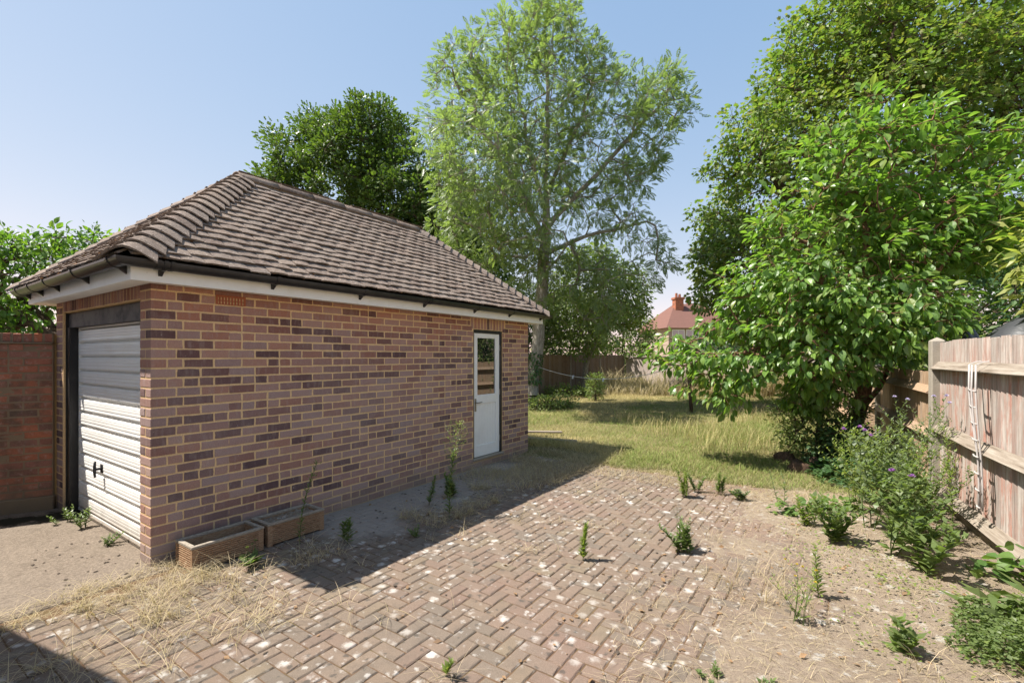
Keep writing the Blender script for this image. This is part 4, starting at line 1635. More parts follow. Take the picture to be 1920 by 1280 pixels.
# ================================================================== PLANTERS
def planter(label, u0, u1, v0, v1, h, fill, rz):
    L, D = u1 - u0, v1 - v0
    c = W((u0 + u1) / 2, (v0 + v1) / 2)
    p = empty('planter', c, TH + rz)
    tag(p, label, 'planter', 'wooden planters against the garage wall')
    x, y = L / 2, D / 2
    th = 0.02
    n = 8

    def ribs(nm, ax, s_):
        # two ribbed boards one above the other
        for (z0, z1) in ((0.012, h / 2 - .001), (h / 2 + .001, h - .012)):
            prof = []
            k = 5
            for i in range(k):
                a = z0 + (z1 - z0) * i / k
                d_ = (z1 - z0) / k
                prof += [(0.0, a + d_ * .12), (-0.009, a + d_ * .3), (-0.009, a + d_ * .75), (0.0, a + d_ * .95)]
            prof = [(0.0, z0)] + prof + [(0.0, z1), (th, z1), (th, z0)]
            m_ = MB()
            if ax == 'x':
                m_.prism([(0, s_ * (y - q - .008), z) for (q, z) in prof], [(-x + .022, 0, 0), (x - .022, 0, 0)])
            else:
                m_.prism([(s_ * (x - q - .008), 0, z) for (q, z) in prof], [(0, -y + .031, 0), (0, y - .031, 0)])
            m_.build(nm, MAT['planter'], p)
    for s_ in (-1, 1):
        ribs('side_board', 'x', s_)
        ribs('end_board', 'y', s_)
    for sx in (-1, 1):
        for sy in (-1, 1):
            m_ = MB()
            m_.cbox(sx * (x - .021) - .021, sx * (x - .021) + .021, sy * (y - .0155) - .0155, sy * (y - .0155) + .0155, 0, h - .0125, .003)
            m_.build('corner_post', MAT['planter'], p)
    for sy in (-1, 1):
        m_ = MB()
        m_.cbox(-x - .004, x + .004, sy * (y - .014) - .016, sy * (y - .014) + .016, h - .012, h + .008, .003)
        m_.build('rim', MAT['greytimber'], p)
    for sx in (-1, 1):
        m_ = MB()
        m_.cbox(sx * (x - .014) - .016, sx * (x - .014) + .016, -y + .0305, y - .0305, h - .012, h + .008, .003)
        m_.build('rim', MAT['greytimber'], p)
    gx, gy = 24, 10
    V = [(-x + .03 + (L - .06) * i / gx, -y + .03 + (D - .06) * j / gy, fill + random.uniform(-.012, .012)) for i in range(gx + 1) for j in range(gy + 1)]
    q = gy + 1
    m_ = MB()
    m_.add(V, [(i * q + j, (i + 1) * q + j, (i + 1) * q + j + 1, i * q + j + 1) for i in range(gx) for j in range(gy)])
    m_.build('potting_soil', MAT['potsoil'] if fill < h - .04 else MAT['soil'], p)


planter('low ribbed wooden planter with dark hollow soil, nearer the garage corner', 0.125, 0.655, -0.385, -0.105, 0.185, 0.10, R(0.5))
planter('low ribbed wooden planter filled with pale dry soil, farther from the garage corner', 0.70, 1.22, -0.372, -0.092, 0.185, 0.165, R(-0.6))

# loose planks beside the far corner of the garage
for k, (u_, v_, L, rz, lab) in enumerate(((6.1, 0.35, 1.5, R(-70), 'grey weathered plank lying in the grass at the far garage corner'), (6.6, 0.7, 1.1, R(-52), 'shorter brown plank lying behind the grey one near the garage'))):
    m_ = MB()
    m_.cbox(-L / 2, L / 2, -.05, .05, 0, .03, .004)
    o = m_.build('plank', MAT['greytimber' if k == 0 else 'rail'])
    o.location = W(u_, v_, 0.06 + .03 * k)
    o.rotation_euler = (0.05, 0.02, TH + rz)
    tag(o, lab, 'plank', 'planks lying by the garage')

# ================================================================== TREES
def tmpl(pts, faces):
    return np.array(pts, dtype=np.float64), np.array(faces, dtype=np.int64)


# leaf axis along +y (unit length), normal +z
LEAF_SIMPLE = tmpl([(0, 0, 0), (-.32, .45, .06), (0, .5, -.04), (.32, .45, .06), (0, 1, -.10)], [(0, 2, 1), (0, 3, 2), (1, 2, 4), (2, 3, 4)])
LEAF_NARROW = tmpl([(0, 0, 0), (-.14, .42, .03), (.14, .42, .03), (0, 1, -.12)], [(0, 2, 1), (1, 2, 3)])
LEAF_BROAD = tmpl([(0, 0, 0), (-.20, .22, .05), (-.27, .48, .05), (-.18, .75, -.02), (0, 1, -.2), (.18, .75, -.02), (.27, .48, .05), (.20, .22, .05), (0, .25, -.005), (0, .5, -.03), (0, .75, -.1)],
                  [(0, 8, 1), (0, 7, 8), (1, 8, 9), (1, 9, 2), (2, 9, 10), (2, 10, 3), (3, 10, 4), (8, 7, 6), (8, 6, 9), (9, 6, 5), (9, 5, 10), (10, 5, 4)])
_lob = [(0, 0), (-.25, .08), (-.46, .28), (-.30, .40), (-.42, .66), (-.16, .66), (0, 1), (.16, .66), (.42, .66), (.30, .40), (.46, .28), (.25, .08)]
LEAF_LOBED = tmpl([(x, y, .10 * abs(x) - .10 * y * y) for (x, y) in _lob] + [(0, .42, -.03)], [(12, (i + 1) % 12, i) for i in range(12)])
LEAF_OAK = tmpl([(0, 0, 0), (-.24, .3, .05), (-.16, .45, .0), (-.28, .7, .04), (0, 1, -.06), (.28, .7, .04), (.16, .45, .0), (.24, .3, .05)], [(0, 7, 1), (1, 7, 6), (1, 6, 2), (2, 6, 5), (2, 5, 3), (3, 5, 4)])


def frond_template(npair=5, L=1.0):
    """pinnate leaf: leaflets along a mid rib"""
    V, F = [], []
    for i in range(npair):
        y = 0.18 + 0.66 * i / (npair - 1)
        for s_ in (-1, 1):
            b = len(V)
            l = 0.36 * (1 - 0.15 * abs(i - 2))
            ax = np.array((s_ * .80, .55, -.18))
            wx = np.array((-.5 * s_, .75, 0.1)) * .085
            p = np.array((0, y, -.14 * y * y))
            V += [p, p + ax * l * .45 + wx, p + ax * l * .45 - wx, p + ax * l]
            F += [(b, b + 2, b + 1), (b + 1, b + 2, b + 3)]
    b = len(V)
    p = np.array((0, .86, -.11))
    V += [p, p + np.array((-.08, .16, -.03)), p + np.array((.08, .16, -.03)), p + np.array((0, .36, -.12))]
    F += [(b, b + 2, b + 1), (b + 1, b + 2, b + 3)]
    return np.array(V), np.array(F)


FROND = frond_template()


def place_leaves(tm, P, A, N, S, sx=1.0):
    """P positions, A axes, N normals (n,3), S sizes (n,) -> verts, tris"""
    A = unit(A)
    X = unit(np.cross(A, N))
    Z = np.cross(X, A)
    tv, tf = tm
    V = (P[:, None, :] + S[:, None, None] * (tv[None, :, 0:1] * sx * X[:, None, :] + tv[None, :, 1:2] * A[:, None, :] + tv[None, :, 2:3] * Z[:, None, :]))
    n, k = len(P), len(tv)
    F = (tf[None] + (np.arange(n) * k)[:, None, None]).reshape(-1, tf.shape[1])
    return V.reshape(-1, 3), F


def tubes(P0, P1, R0, R1, n=5):
    """many frusta at once"""
    D = unit(P1 - P0)
    up = np.where(np.abs(D[:, 2:3]) > 0.9, np.array([[1., 0, 0]]), np.array([[0, 0, 1.]]))
    A = unit(np.cross(D, up))
    B = np.cross(D, A)
    t = 2 * np.pi * np.arange(n) / n
    ring = np.cos(t)[None, :, None] * A[:, None, :] + np.sin(t)[None, :, None] * B[:, None, :]
    V = np.concatenate([P0[:, None] + ring * R0[:, None, None], P1[:, None] + ring * R1[:, None, None]], 1)
    m = len(P0)
    i = np.arange(n)
    q = np.stack([i, (i + 1) % n, n + (i + 1) % n, n + i], -1)
    F = (q[None] + (np.arange(m) * 2 * n)[:, None, None]).reshape(-1, 4)
    return V.reshape(-1, 3), F


def skeleton(trunks, attract, seg, rng, tip_r, base_r, up=0.15, droop=0.0, reach=0.5):
    nodes, par = [], []
    for ti, poly in enumerate(trunks):
        for k, p in enumerate(poly):
            p = np.array(p, float)
            if k == 0:
                if ti == 0:
                    nodes.append(p)
                    par.append(-1)
                    last = 0
                else:
                    last = int(np.argmin(np.linalg.norm(np.array(nodes) - p, axis=1)))
                continue
            q = nodes[last]
            L = np.linalg.norm(p - q)
            m = max(1, int(math.ceil(L / seg)))
            for j in range(1, m + 1):
                nodes.append(q + (p - q) * j / m + (rng.normal(0, .03, 3) * min(1, L) if j < m else 0))
                par.append(last)
                last = len(nodes) - 1
    nt = len(nodes)
    T = np.array(nodes)
    order = np.argsort([np.min(np.linalg.norm(T - a, axis=1)) for a in attract])
    tips = []
    for oi in order:
        a = attract[oi]
        Nn = np.array(nodes)
        d = a - Nn
        D = np.linalg.norm(d, axis=1)
        pen = np.where(Nn[:, 2] > a[2] + 0.1 - droop, 1.6, 1.0)
        k = int(np.argmin(D * pen))
        q = Nn[k]
        pd = q - Nn[par[k]] if par[k] >= 0 else np.array((0, 0, 1.))
        pd = pd / max(np.linalg.norm(pd), 1e-6)
        L = D[k]
        ctrl = q + pd * L * 0.3 + (a - q) * 0.3 + np.array((0, 0, up * L))
        m = max(1, int(math.ceil(L / seg)))
        last = k
        for j in range(1, m + 1):
            t = j / m
            p = (1 - t) ** 2 * q + 2 * t * (1 - t) * ctrl + t * t * a
            if j < m:
                p = p + rng.normal(0, 0.025, 3) * min(L, 1)
            nodes.append(p)
            par.append(last)
            last = len(nodes) - 1
        tips.append(last)
    nodes = np.array(nodes)
    par = np.array(par)
    e = 2.35
    w = np.zeros(len(nodes))
    has = np.zeros(len(nodes), bool)
    has[par[par >= 0]] = True
    w[~has] = tip_r ** e
    for i in range(len(nodes) - 1, 0, -1):
        w[i] = max(w[i], tip_r ** e)
        w[par[i]] += w[i]
    r = w ** (1 / e)
    r = tip_r + (r - tip_r) * (base_r - tip_r) / max(r[0] - tip_r, 1e-6)
    return nodes, par, r, np.array(tips)


def sample_blobs(blobs, n, rng, shell=0.55):
    """points in a union of ellipsoids ((cx,cy,cz),(rx,ry,rz),weight), denser toward the skin"""
    w = np.array([b[2] for b in blobs], float)
    pick = rng.choice(len(blobs), n, p=w / w.sum())
    d = unit(rng.normal(0, 1, (n, 3)))
    rad = rng.random(n) ** (1 / 3.0)
    rad = rad * (1 - shell) + shell * (0.72 + 0.28 * rng.random(n))
    C = np.array([b[0] for b in blobs])[pick]
    Rr = np.array([b[1] for b in blobs])[pick]
    return C + d * rad[:, None] * Rr, d


def spread_points(blobs, n, rng, mind, shell=0.55, gap=0.0, gf=0.6):
    P, d = sample_blobs(blobs, n * 6, rng, shell)
    if gap > 0:
        q = vnoise(P[:, 0] + .6 * P[:, 1], P[:, 2] - .35 * P[:, 1], gf, 91) * .65 + vnoise(P[:, 0] - .5 * P[:, 2], P[:, 2] + .5 * P[:, 1], gf * 1.9, 92) * .35
        P = P[q > gap]
    keep = []
    K = np.zeros((0, 3))
    for p in P:
        if len(keep) == 0 or np.min(np.linalg.norm(K - p, axis=1)) > mind:
            keep.append(p)
            K = np.array(keep)
            if len(keep) >= n:
                break
    return np.array(keep)


def tree(name, label, trunks, blobs, nclust, mind, per, crad, leaf, lsize, leafmat, barkmat, tip_r, base_r, seg=0.5, seed=1, flat=0.6, droop=0.35, up=0.15, group=None, shell=0.55, outw=0.5, cat='tree', gap=0.0, gf=0.6, nup=0.9):
    rng = np.random.default_rng(seed)
    base = np.array(trunks[0][0], float)
    t = empty(name, tuple(base))
    tag(t, label, cat, group)
    A = spread_points(blobs, nclust, rng, mind, shell, gap, gf)
    nodes, par, r, tips = skeleton(trunks, A, seg, rng, tip_r, base_r, up)
    ch = np.arange(1, len(nodes))
    P0, P1 = nodes[par[ch]] - base, nodes[ch] - base
    R0 = np.minimum(r[par[ch]], r[ch] * 1.6)
    big = r[ch] > base_r * 0.25
    vs, fs = [], []
    off = 0
    for msk, n in ((big, 9), (~big, 5)):
        if msk.any():
            v, f = tubes(P0[msk], P1[msk], R0[msk], r[ch][msk], n)
            vs.append(v)
            fs.append(f + off)
            off += len(v)
    link_mesh('trunk', arr_mesh('trunk', np.concatenate(vs), fs, MAT[barkmat], True), t)
    # leaves
    cen = A.mean(0)
    n = len(A) * per
    ci = np.repeat(np.arange(len(A)), per)
    scale = rng.uniform(.6, 1.35, len(A))
    dirs = unit(rng.normal(0, 1, (n, 3)))
    rad = rng.random(n) ** 0.5
    offv = dirs * rad[:, None] * crad * scale[ci][:, None]
    offv[:, 2] *= flat
    out = unit(A - cen)[ci]
    P = A[ci] + offv + out * crad * 0.15
    ax = dirs * 0.9 + out * outw + rng.normal(0, .35, (n, 3))
    ax[:, 2] -= droop
    nn = np.array((0, 0, nup))[None] + out * 0.45 + rng.normal(0, .46, (n, 3))
    S = lsize * rng.uniform(.5, 1.3, n)
    v, f = place_leaves(leaf, P - base, ax, nn, S)
    crown = link_mesh('crown', arr_mesh('crown', v, [f], MAT[leafmat]), t)
    # twigs inside each cluster
    m = len(A) * 5
    ti = np.repeat(np.arange(len(A)), 5)
    sel = rng.integers(0, per, m) + ti * per
    v, f = tubes(A[ti] - base, P[sel] - base, np.full(m, tip_r * .8), np.full(m, tip_r * .3), 4)
    link_mesh('twigs', arr_mesh('twigs', v, [f], MAT[barkmat], True), t)['kind'] = 'stuff'
    return t


# --- dark oak behind the garage (about 20 m away)
tree('oak_tree', 'dense dark green oak with rounded crown rising behind the garage roof',
     [[(-6.6, 20.5, 0), (-6.7, 20.4, 2.5), (-6.5, 20.4, 5), (-6.4, 20.3, 8.2)], [(-6.6, 20.4, 3.8), (-9, 20, 6.5)], [(-6.6, 20.4, 3.6), (-4, 20, 6)]],
     [((-6.9, 20.4, 8.0), (3.6, 3.4, 4.3), 5), ((-9.1, 20.2, 6.8), (2.4, 2.6, 3.0), 2.6), ((-4.2, 20.2, 7.0), (3.1, 2.8, 4.2), 3.6), ((-6.2, 20.2, 10.4), (1.9, 2.0, 1.9), 1.6), ((-2.6, 20.6, 4.4), (2.6, 2.4, 3.2), 2.4), ((-2.9, 20.4, 7.2), (2.0, 2.0, 2.4), 1.4), ((-7.5, 20, 4.4), (3.6, 2.6, 2.6), 2), ((-10.7, 20.4, 7.6), (.8, 1, 1.3), .7), ((-10.2, 20.3, 6.4), (1.5, 1.8, 2.2), 1.2)],
     800, 0.45, 125, 0.52, LEAF_OAK, 0.17, 'leaf_oak', 'dark_bark', 0.012, 0.36, 0.7, 5, 0.85, 0.1, gap=.31, gf=.8, nup=.6)

# --- airy ash on the lawn
tree('ash_tree', 'tall airy light green ash with pale ivy-clad trunk on the lawn behind the garage',
     [[(0.62, 14.6, 0), (0.66, 14.6, 1.2), (0.82, 14.6, 2.6), (0.95, 14.6, 4.3), (1.02, 14.6, 5.5)],
      [(1.02, 14.6, 5.5), (1.05, 14.7, 7.4), (1.1, 14.6, 9.6), (1.0, 14.6, 11.6)], [(1.0, 14.6, 5.0), (0.2, 14.3, 6.6), (-.9, 14.2, 8.4), (-1.7, 14.2, 9.8)],
      [(1.02, 14.6, 5.4), (2.0, 14.8, 6.6), (3.2, 14.9, 7.9), (4.6, 15, 9.4)], [(1.05, 14.7, 6.4), (2.0, 14.6, 8.6), (2.7, 14.6, 10.6)], [(0.95, 14.6, 4.6), (2.2, 14.4, 5.2), (4.0, 14.2, 5.6)], [(.98, 14.6, 4.9), (-.3, 14.8, 5.2), (-1.9, 14.9, 6.0)],
      [(1.05, 14.6, 5.8), (.5, 14.5, 7.8), (.1, 14.4, 10.2), (-.2, 14.5, 11.4)]],
     [((0.5, 14.6, 9.6), (2.6, 2.4, 2.5), 4.2), ((-.95, 14.4, 7.8), (1.6, 2.0, 2.6), 3.0), ((2.7, 14.8, 8.2), (2.2, 2.2, 2.4), 3), ((0.9, 14.6, 11.4), (1.5, 1.3, 1.3), 1.2), ((4.2, 14.9, 8.8), (1.1, 1.0, 1.8), 1.0), ((3.4, 14.6, 5.2), (1.8, 1.7, 2.1), 1.9), ((-.9, 14.7, 5.3), (1.6, 1.6, 1.6), 1.6), ((1.4, 14.4, 6.4), (2.2, 2.2, 2.2), 1.6), ((0.4, 14.4, 3.9), (1.3, 1.2, 1.0), .8), ((-1.5, 14.2, 9.6), (.9, 1.0, 1.4), .8), ((2.6, 14.7, 3.4), (1.2, 1.2, 1.1), .8), ((-.9, 11.8, 6.4), (1.2, 1.1, 1.5), 1.3), ((.1, 12.2, 5.2), (1.2, 1.0, 1.2), 1.0), ((.7, 14.6, 12.1), (.5, .5, .7), .35), ((4.9, 15, 10.2), (.4, .4, .6), .3), ((5.3, 15, 9.4), (.35, .35, .4), .2)],
     640, 0.33, 30, 0.36, FROND, 0.215, 'leaf_ash', 'ash_bark', 0.011, 0.185, 0.5, 9, 0.95, 0.1, 0.25, shell=0.4, nup=0.8, gap=.36, gf=.9)

# --- big broad tree on the right, beyond the boundary
tree('maple_tree', 'huge broad green maple filling the sky on the right',
     [[(12.2, 16.2, 0), (12.1, 16.2, 2.2), (12, 16.2, 4.5), (12, 16.2, 8)], [(12, 16.2, 3.2), (9.5, 15.8, 6.0), (8.3, 15.6, 8.0)], [(12, 16.2, 4), (14.8, 16, 8)], [(12, 16.2, 6), (11.6, 15.5, 10.5)], [(12, 16.2, 3), (10, 14.6, 4.6)]],
     [((12.3, 16.0, 9.2), (4.4, 3.6, 4.8), 6), ((9.0, 15.6, 6.2), (2.8, 2.8, 3.8), 4), ((16.2, 16, 8.6), (3.6, 3.2, 4.8), 4), ((11.0, 15.6, 11.6), (2.2, 2.2, 1.9), 1.6), ((14.2, 15.8, 12.2), (2.6, 2.2, 2.2), 1.8), ((7.6, 15.4, 4.2), (1.7, 1.8, 2.4), 1.6), ((10.6, 15.2, 3.8), (2.8, 2.2, 1.9), 1.4), ((14, 15.6, 4.8), (4, 2.4, 2.2), 1.6), ((8.4, 15.4, 8.8), (1.5, 1.5, 1.5), .8)],
     1050, 0.48, 84, 0.52, LEAF_LOBED, 0.14, 'leaf_maple', 'dark_bark', 0.013, 0.42, 0.7, 13, 0.75, 0.35, gap=.36, gf=.7, nup=.8)

# --- broad-leaved tree by the right fence, in the foreground
tree('broadleaf_tree', 'leafy tree with large glossy bright leaves overhanging the right fence',
     [[(5.28, 7.35, 0), (5.22, 7.3, 0.5), (5.3, 7.22, 1.0), (5.25, 7.1, 1.7), (5.2, 7.0, 2.6), (5.1, 6.9, 3.8)], [(5.26, 7.3, .55), (5.6, 7.3, 1.1), (5.65, 7.0, 2.0), (6.0, 6.8, 3.2)],
      [(5.28, 7.2, 1.1), (4.7, 7.1, 1.55), (3.9, 7.0, 1.9), (3.0, 7.0, 2.0)], [(5.25, 7.1, 1.5), (4.6, 6.9, 2.4), (4.2, 6.8, 3.2)], [(5.2, 7.1, 1.9), (5.4, 6.2, 2.5), (5.5, 5.9, 3.0)], [(5.2, 7.0, 2.5), (6.1, 6.9, 3.6)]],
     [((4.9, 6.85, 3.0), (1.25, 1.0, 1.05), 4.2), ((4.0, 6.85, 2.35), (1.0, .9, .75), 2.8), ((3.15, 6.95, 1.85), (.8, .75, .40), 2.0), ((2.5, 7.05, 1.66), (.5, .5, .24), .9), ((5.7, 6.7, 3.3), (1.0, .95, .8), 2.6), ((5.0, 6.75, 4.2), (.75, .8, .75), 1.7), ((5.15, 6.8, 4.95), (.35, .4, .4), .4),
      ((6.3, 6.6, 3.75), (.55, .7, .45), .8), ((5.05, 6.35, 2.15), (.75, .7, .55), 1.7), ((4.3, 6.75, 1.6), (.9, .65, .42), 1.5), ((3.3, 6.85, 1.38), (.55, .5, .3), .8), ((3.05, 6.75, 1.02), (.22, .25, .16), .25), ((4.45, 6.9, 1.25), (.45, .5, .3), .6), ((4.2, 6.9, 3.6), (.6, .7, .5), .8), ((5.2, 6.6, 1.85), (.45, .5, .35), .5), ((4.35, 6.95, 1.0), (.3, .3, .25), .3), ((6.7, 6.5, 3.3), (.5, .6, .3), .6), ((6.45, 6.4, 4.35), (.35, .4, .25), .35), ((5.75, 6.6, 4.75), (.35, .4, .3), .35), ((4.35, 6.8, 4.55), (.25, .3, .3), .25), ((3.75, 6.9, 3.35), (.3, .3, .25), .3), ((3.35, 6.95, 2.75), (.35, .35, .22), .35), ((2.75, 7.0, 1.3), (.25, .25, .2), .25)],
     640, 0.17, 22, 0.22, LEAF_BROAD, 0.128, 'leaf_medlar', 'red_bark', 0.006, 0.105, 0.22, 21, 0.6, 0.55, 0.1, shell=0.5, outw=0.7, nup=1.1, gap=.33, gf=2.2)

# --- fruit tree behind the red garden wall
tree('fruit_tree', 'bright fruit tree with sloping bare branches above the red garden wall',
     [[(-7.2, 7.7, 0), (-7.2, 7.7, 1.4), (-7.6, 7.8, 2.2), (-8.4, 7.8, 3.0)], [(-7.2, 7.7, 1.3), (-7.0, 7.7, 1.7), (-7.9, 7.3, 2.4)], [(-7.2, 7.7, 1.3), (-6.7, 7.9, 2.3), (-6.8, 7.8, 3.0)]],
     [((-8.2, 7.7, 2.9), (1.3, .9, .75), 3), ((-7.2, 7.8, 3.1), (.75, .8, .5), 1.6), ((-9.2, 7.7, 2.4), (.9, .8, .8), 1.6), ((-8.2, 7.2, 2.2), (.9, .5, .4), 1.0), ((-6.4, 8.0, 3.25), (.5, .5, .3), .6)],
     240, 0.2, 22, 0.27, LEAF_BROAD, 0.12, 'leaf_fruit', 'dark_bark', 0.007, 0.09, 0.25, 31, 0.7, 0.5, 0.1)


def shrub(name, label, c, rad, n, per, crad, leaf, ls, mat, seed, stem='dark_bark', flat=.8, droop=.1, group=None, cat='shrub', mind=None, nup=.8):
    x, y = c
    rx, ry, h = rad
    tr = [[(x, y, 0), (x, y, h * .35), (x + .05, y, h * .6)]]
    bl = [((x, y, h * .55), (rx, ry, h * .45), 3), ((x, y, h * .3), (rx * .9, ry * .9, h * .3), 1.5), ((x - rx * .4, y, h * .72), (rx * .5, ry * .5, h * .27), 1), ((x + rx * .4, y, h * .66), (rx * .5, ry * .5, h * .3), 1)]
    return tree(name, label, tr, bl, n, mind or crad * .5, per, crad, leaf, ls, mat, stem, .006, .05, .3, seed, flat, droop, group=group, cat=cat, nup=nup)


# screen of shrubs behind the far left fence and rear wall
G1 = 'shrubs beyond the far fence'
shrub('laurel_bush', 'light green shrub beside the ash trunk, over the far left fence', W(12.6, 7.6)[:2], (1.6, 1.4, 4.0), 130, 42, .45, LEAF_SIMPLE, .15, 'leaf_shrub', 41, group=G1)
shrub('conifer_bush', 'feathery grey-green conifer behind the far left fence', W(16.8, 7.4)[:2], (1.7, 1.5, 4.9), 150, 60, .5, LEAF_NARROW, .22, 'leaf_blue_weed', 42, group=G1)
shrub('hedge_bush', 'dark green bush over the right end of the far left fence', W(20.5, 7.2)[:2], (1.9, 1.6, 5.0), 150, 50, .5, LEAF_SIMPLE, .17, 'leaf_shrub', 43, group=G1)
shrub('hedge_bush', 'tall dark bush behind the corner of the far fence and pale wall', W(24.5, 6.0)[:2], (1.8, 1.6, 4.9), 150, 50, .5, LEAF_SIMPLE, .17, 'leaf_shrub', 44, group=G1)
shrub('hedge_bush', 'low bush showing under the red-roofed house behind the pale wall', W(26, 1.2)[:2], (2.4, 1.4, 2.5), 120, 50, .6, LEAF_SIMPLE, .19, 'leaf_dark_shrub', 45, group=G1)
shrub('hedge_bush', 'rounded bush behind the pale rear wall left of the broad-leaved tree', W(26.5, -5.0)[:2], (4.0, 1.8, 4.6), 170, 50, .7, LEAF_SIMPLE, .2, 'leaf_dark_shrub', 46, group=G1)
shrub('hedge_bush', 'dark bush far behind the low brown fence on the right', (15.6, 22.0), (4.6, 2.2, 6.2), 190, 55, .8, LEAF_SIMPLE, .22, 'leaf_dark_shrub', 47, group=G1)
tree('ivy_tree', 'slim ivy-clad tree with drooping crown in front of the far left fence',
     [[(3.15, 20.6, 0), (3.2, 20.6, 1.2), (3.35, 20.6, 2.6), (3.4, 20.6, 4.4)], [(3.2, 20.6, 1.3), (3.9, 20.4, 3.0)], [(3.3, 20.6, 2.2), (2.5, 20.4, 3.6)]],
     [((3.4, 20.4, 4.6), (1.7, 1.3, 1.8), 3), ((4.6, 20.4, 4.0), (1.3, 1.1, 1.5), 1.6), ((2.3, 20.4, 3.4), (1.1, 1.0, 1.1), 1), ((3.2, 20.3, 2.2), (.8, .6, .5), .7)],
     210, .35, 60, .42, LEAF_SIMPLE, .14, 'leaf_shrub', 'ash_bark', .01, .12, .5, 48, .8, .3, nup=.8)

# neighbour's side on the right
G2 = 'shrubs over the right fence'
shrub('hedge_bush', 'dark evergreen bush behind the black tarpaulin', (10.2, 9.6), (2.4, 1.6, 4.2), 170, 60, .55, LEAF_SIMPLE, .13, 'leaf_dark_shrub', 51, group=G2)
shrub('pale_bush', 'sunlit pale green bush between the leafy tree and the black tarpaulin', (8.0, 9.4), (1.0, 1.0, 3.0), 90, 60, .4, LEAF_NARROW, .16, 'leaf_shrub', 52, group=G2)
tree('bamboo_clump', 'yellow-green bamboo arching in from the right edge above the fence',
     [[(6.75, 5.4, 0), (6.75, 5.4, 1.5), (6.6, 5.4, 2.6), (6.2, 5.35, 3.3)], [(6.75, 5.4, 1.2), (6.4, 5.4, 2.4), (6.05, 5.4, 2.8)], [(6.75, 5.4, 1.4), (6.9, 5.4, 3.4)]],
     [((6.3, 5.4, 2.85), (.45, .45, .5), 2), ((6.7, 5.4, 3.0), (.5, .5, .7), 2), ((6.15, 5.35, 2.35), (.25, .3, .3), .8)],
     70, .16, 14, .25, LEAF_NARROW, .21, 'leaf_bamboo', 'stem_green', .004, .03, .25, 53, .7, .5, cat='bamboo')
# beyond the garden wall on the left
shrub('hedge_bush', 'dark hedge bush just over the top of the red garden wall', (-9.4, 9.8), (2.4, 1.0, 2.5), 110, 55, .45, LEAF_SIMPLE, .12, 'leaf_dark_shrub', 55, group='shrubs beyond the garden wall')
shrub('hedge_bush', 'distant dark tree top between the fruit tree and the roof edge', (-16.3, 19.6), (1.7, 1.2, 6.7), 120, 60, .5, LEAF_SIMPLE, .15, 'leaf_dark_shrub', 56, group='shrubs beyond the garden wall')
# ivy on the ash trunk
rng = np.random.default_rng(77)
n = 520
zz = rng.uniform(.75, 1.75, n) ** 1.0
th = rng.uniform(0, 2 * np.pi, n)
P = np.stack([.67 + .02 * zz + np.cos(th) * (.19 + rng.uniform(0, .05, n)), 14.6 + np.sin(th) * (.19 + rng.uniform(0, .05, n)), zz], -1)
A_ = np.stack([np.cos(th) * .4, np.sin(th) * .4, -np.ones(n)], -1) + rng.normal(0, .4, (n, 3))
N_ = np.stack([np.cos(th), np.sin(th), np.full(n, .5)], -1) + rng.normal(0, .3, (n, 3))
v, f = place_leaves(LEAF_SIMPLE, P, A_, N_, rng.uniform(.06, .11, n))
o = link_mesh('ivy', arr_mesh('ivy', v, [f], MAT['leaf_dark_shrub']))
tag(o, 'clump of ivy wrapped round the pale ash trunk', 'ivy')

# ================================================================== GRASS AND WEEDS
def blades(name, P, h, lean, width, t, mat, segs=3, kind='stuff', label=None, cat=None, curl=None):
    """tapered curved ribbons; P (n,3), h (n,), lean (n,2) horizontal offset of the tip, curl = extra drop of the tip"""
    n = len(P)
    q = np.linspace(0, 1, segs + 1)
    L = np.concatenate([lean, np.zeros((n, 1))], 1)
    C = P[:, None, :] + q[None, :, None] ** 1.7 * L[:, None, :]
    zz = q[None, :] * h[:, None]
    if curl is not None:
        zz = zz - curl[:, None] * q[None, :] ** 3
    C[:, :, 2] += zz
    C[:, :, 2] = np.maximum(C[:, :, 2], P[:, None, 2] + 0.002)
    ang = np.arctan2(lean[:, 1], lean[:, 0]) + np.pi / 2 + RNG.normal(0, .5, n)
    S = np.stack([np.cos(ang), np.sin(ang), np.zeros(n)], -1)
    w = width[:, None] * (1 - q[None, :] ** 1.5 * 0.9) * .5
    V = np.concatenate([C - S[:, None, :] * w[:, :, None], C + S[:, None, :] * w[:, :, None]], 1)
    k = segs + 1
    i = np.arange(segs)
    f = np.stack([i, i + 1, k + i + 1, k + i], -1)
    F = (f[None] + (np.arange(n) * 2 * k)[:, None, None]).reshape(-1, 4)
    o = link_mesh(name, arr_mesh(name, V.reshape(-1, 3), [F], MAT[mat], True, np.repeat(t, 2 * k)))
    return tag(o, label, cat, kind=kind)


def site_pts(u, v, z):
    return np.stack([CX + u * UX + v * VX, CY + u * UY + v * VY, z], -1)


# lawn
n = 150000
u = 5.0 + 18.5 * RNG.random(n) ** 2.1
v = RNG.uniform(-5.6, 5.3, n)
edge = 5.08 + 0.35 * (vnoise(v, v * 0, 2.2, 40) - .35) + np.where(v > -1.2, 0.5, 0)
dens = vnoise(u, v, 0.8, 41) * .6 + vnoise(u, v, 2.5, 42) * .4
keep = (u > edge) & ~((u < GL + .25) & (v > -.05)) & (RNG.random(n) < 0.5 + 0.9 * dens)
u, v = u[keep], v[keep]
n = len(u)
gx = vnoise(u, v, 0.55, 43) * .55 + vnoise(u, v, 1.7, 44) * .45
nearg = np.clip(1 - (u - 5.0) / 3.4, 0, 1)
green = np.clip((gx - 0.35 + .14 * nearg * (v < -1.2)) * 6.0, 0, 1)
dry = np.clip((v + 1.6) / 1.2, 0, 1) * np.clip(1 - (u - 5) / 2.2, 0, 1)
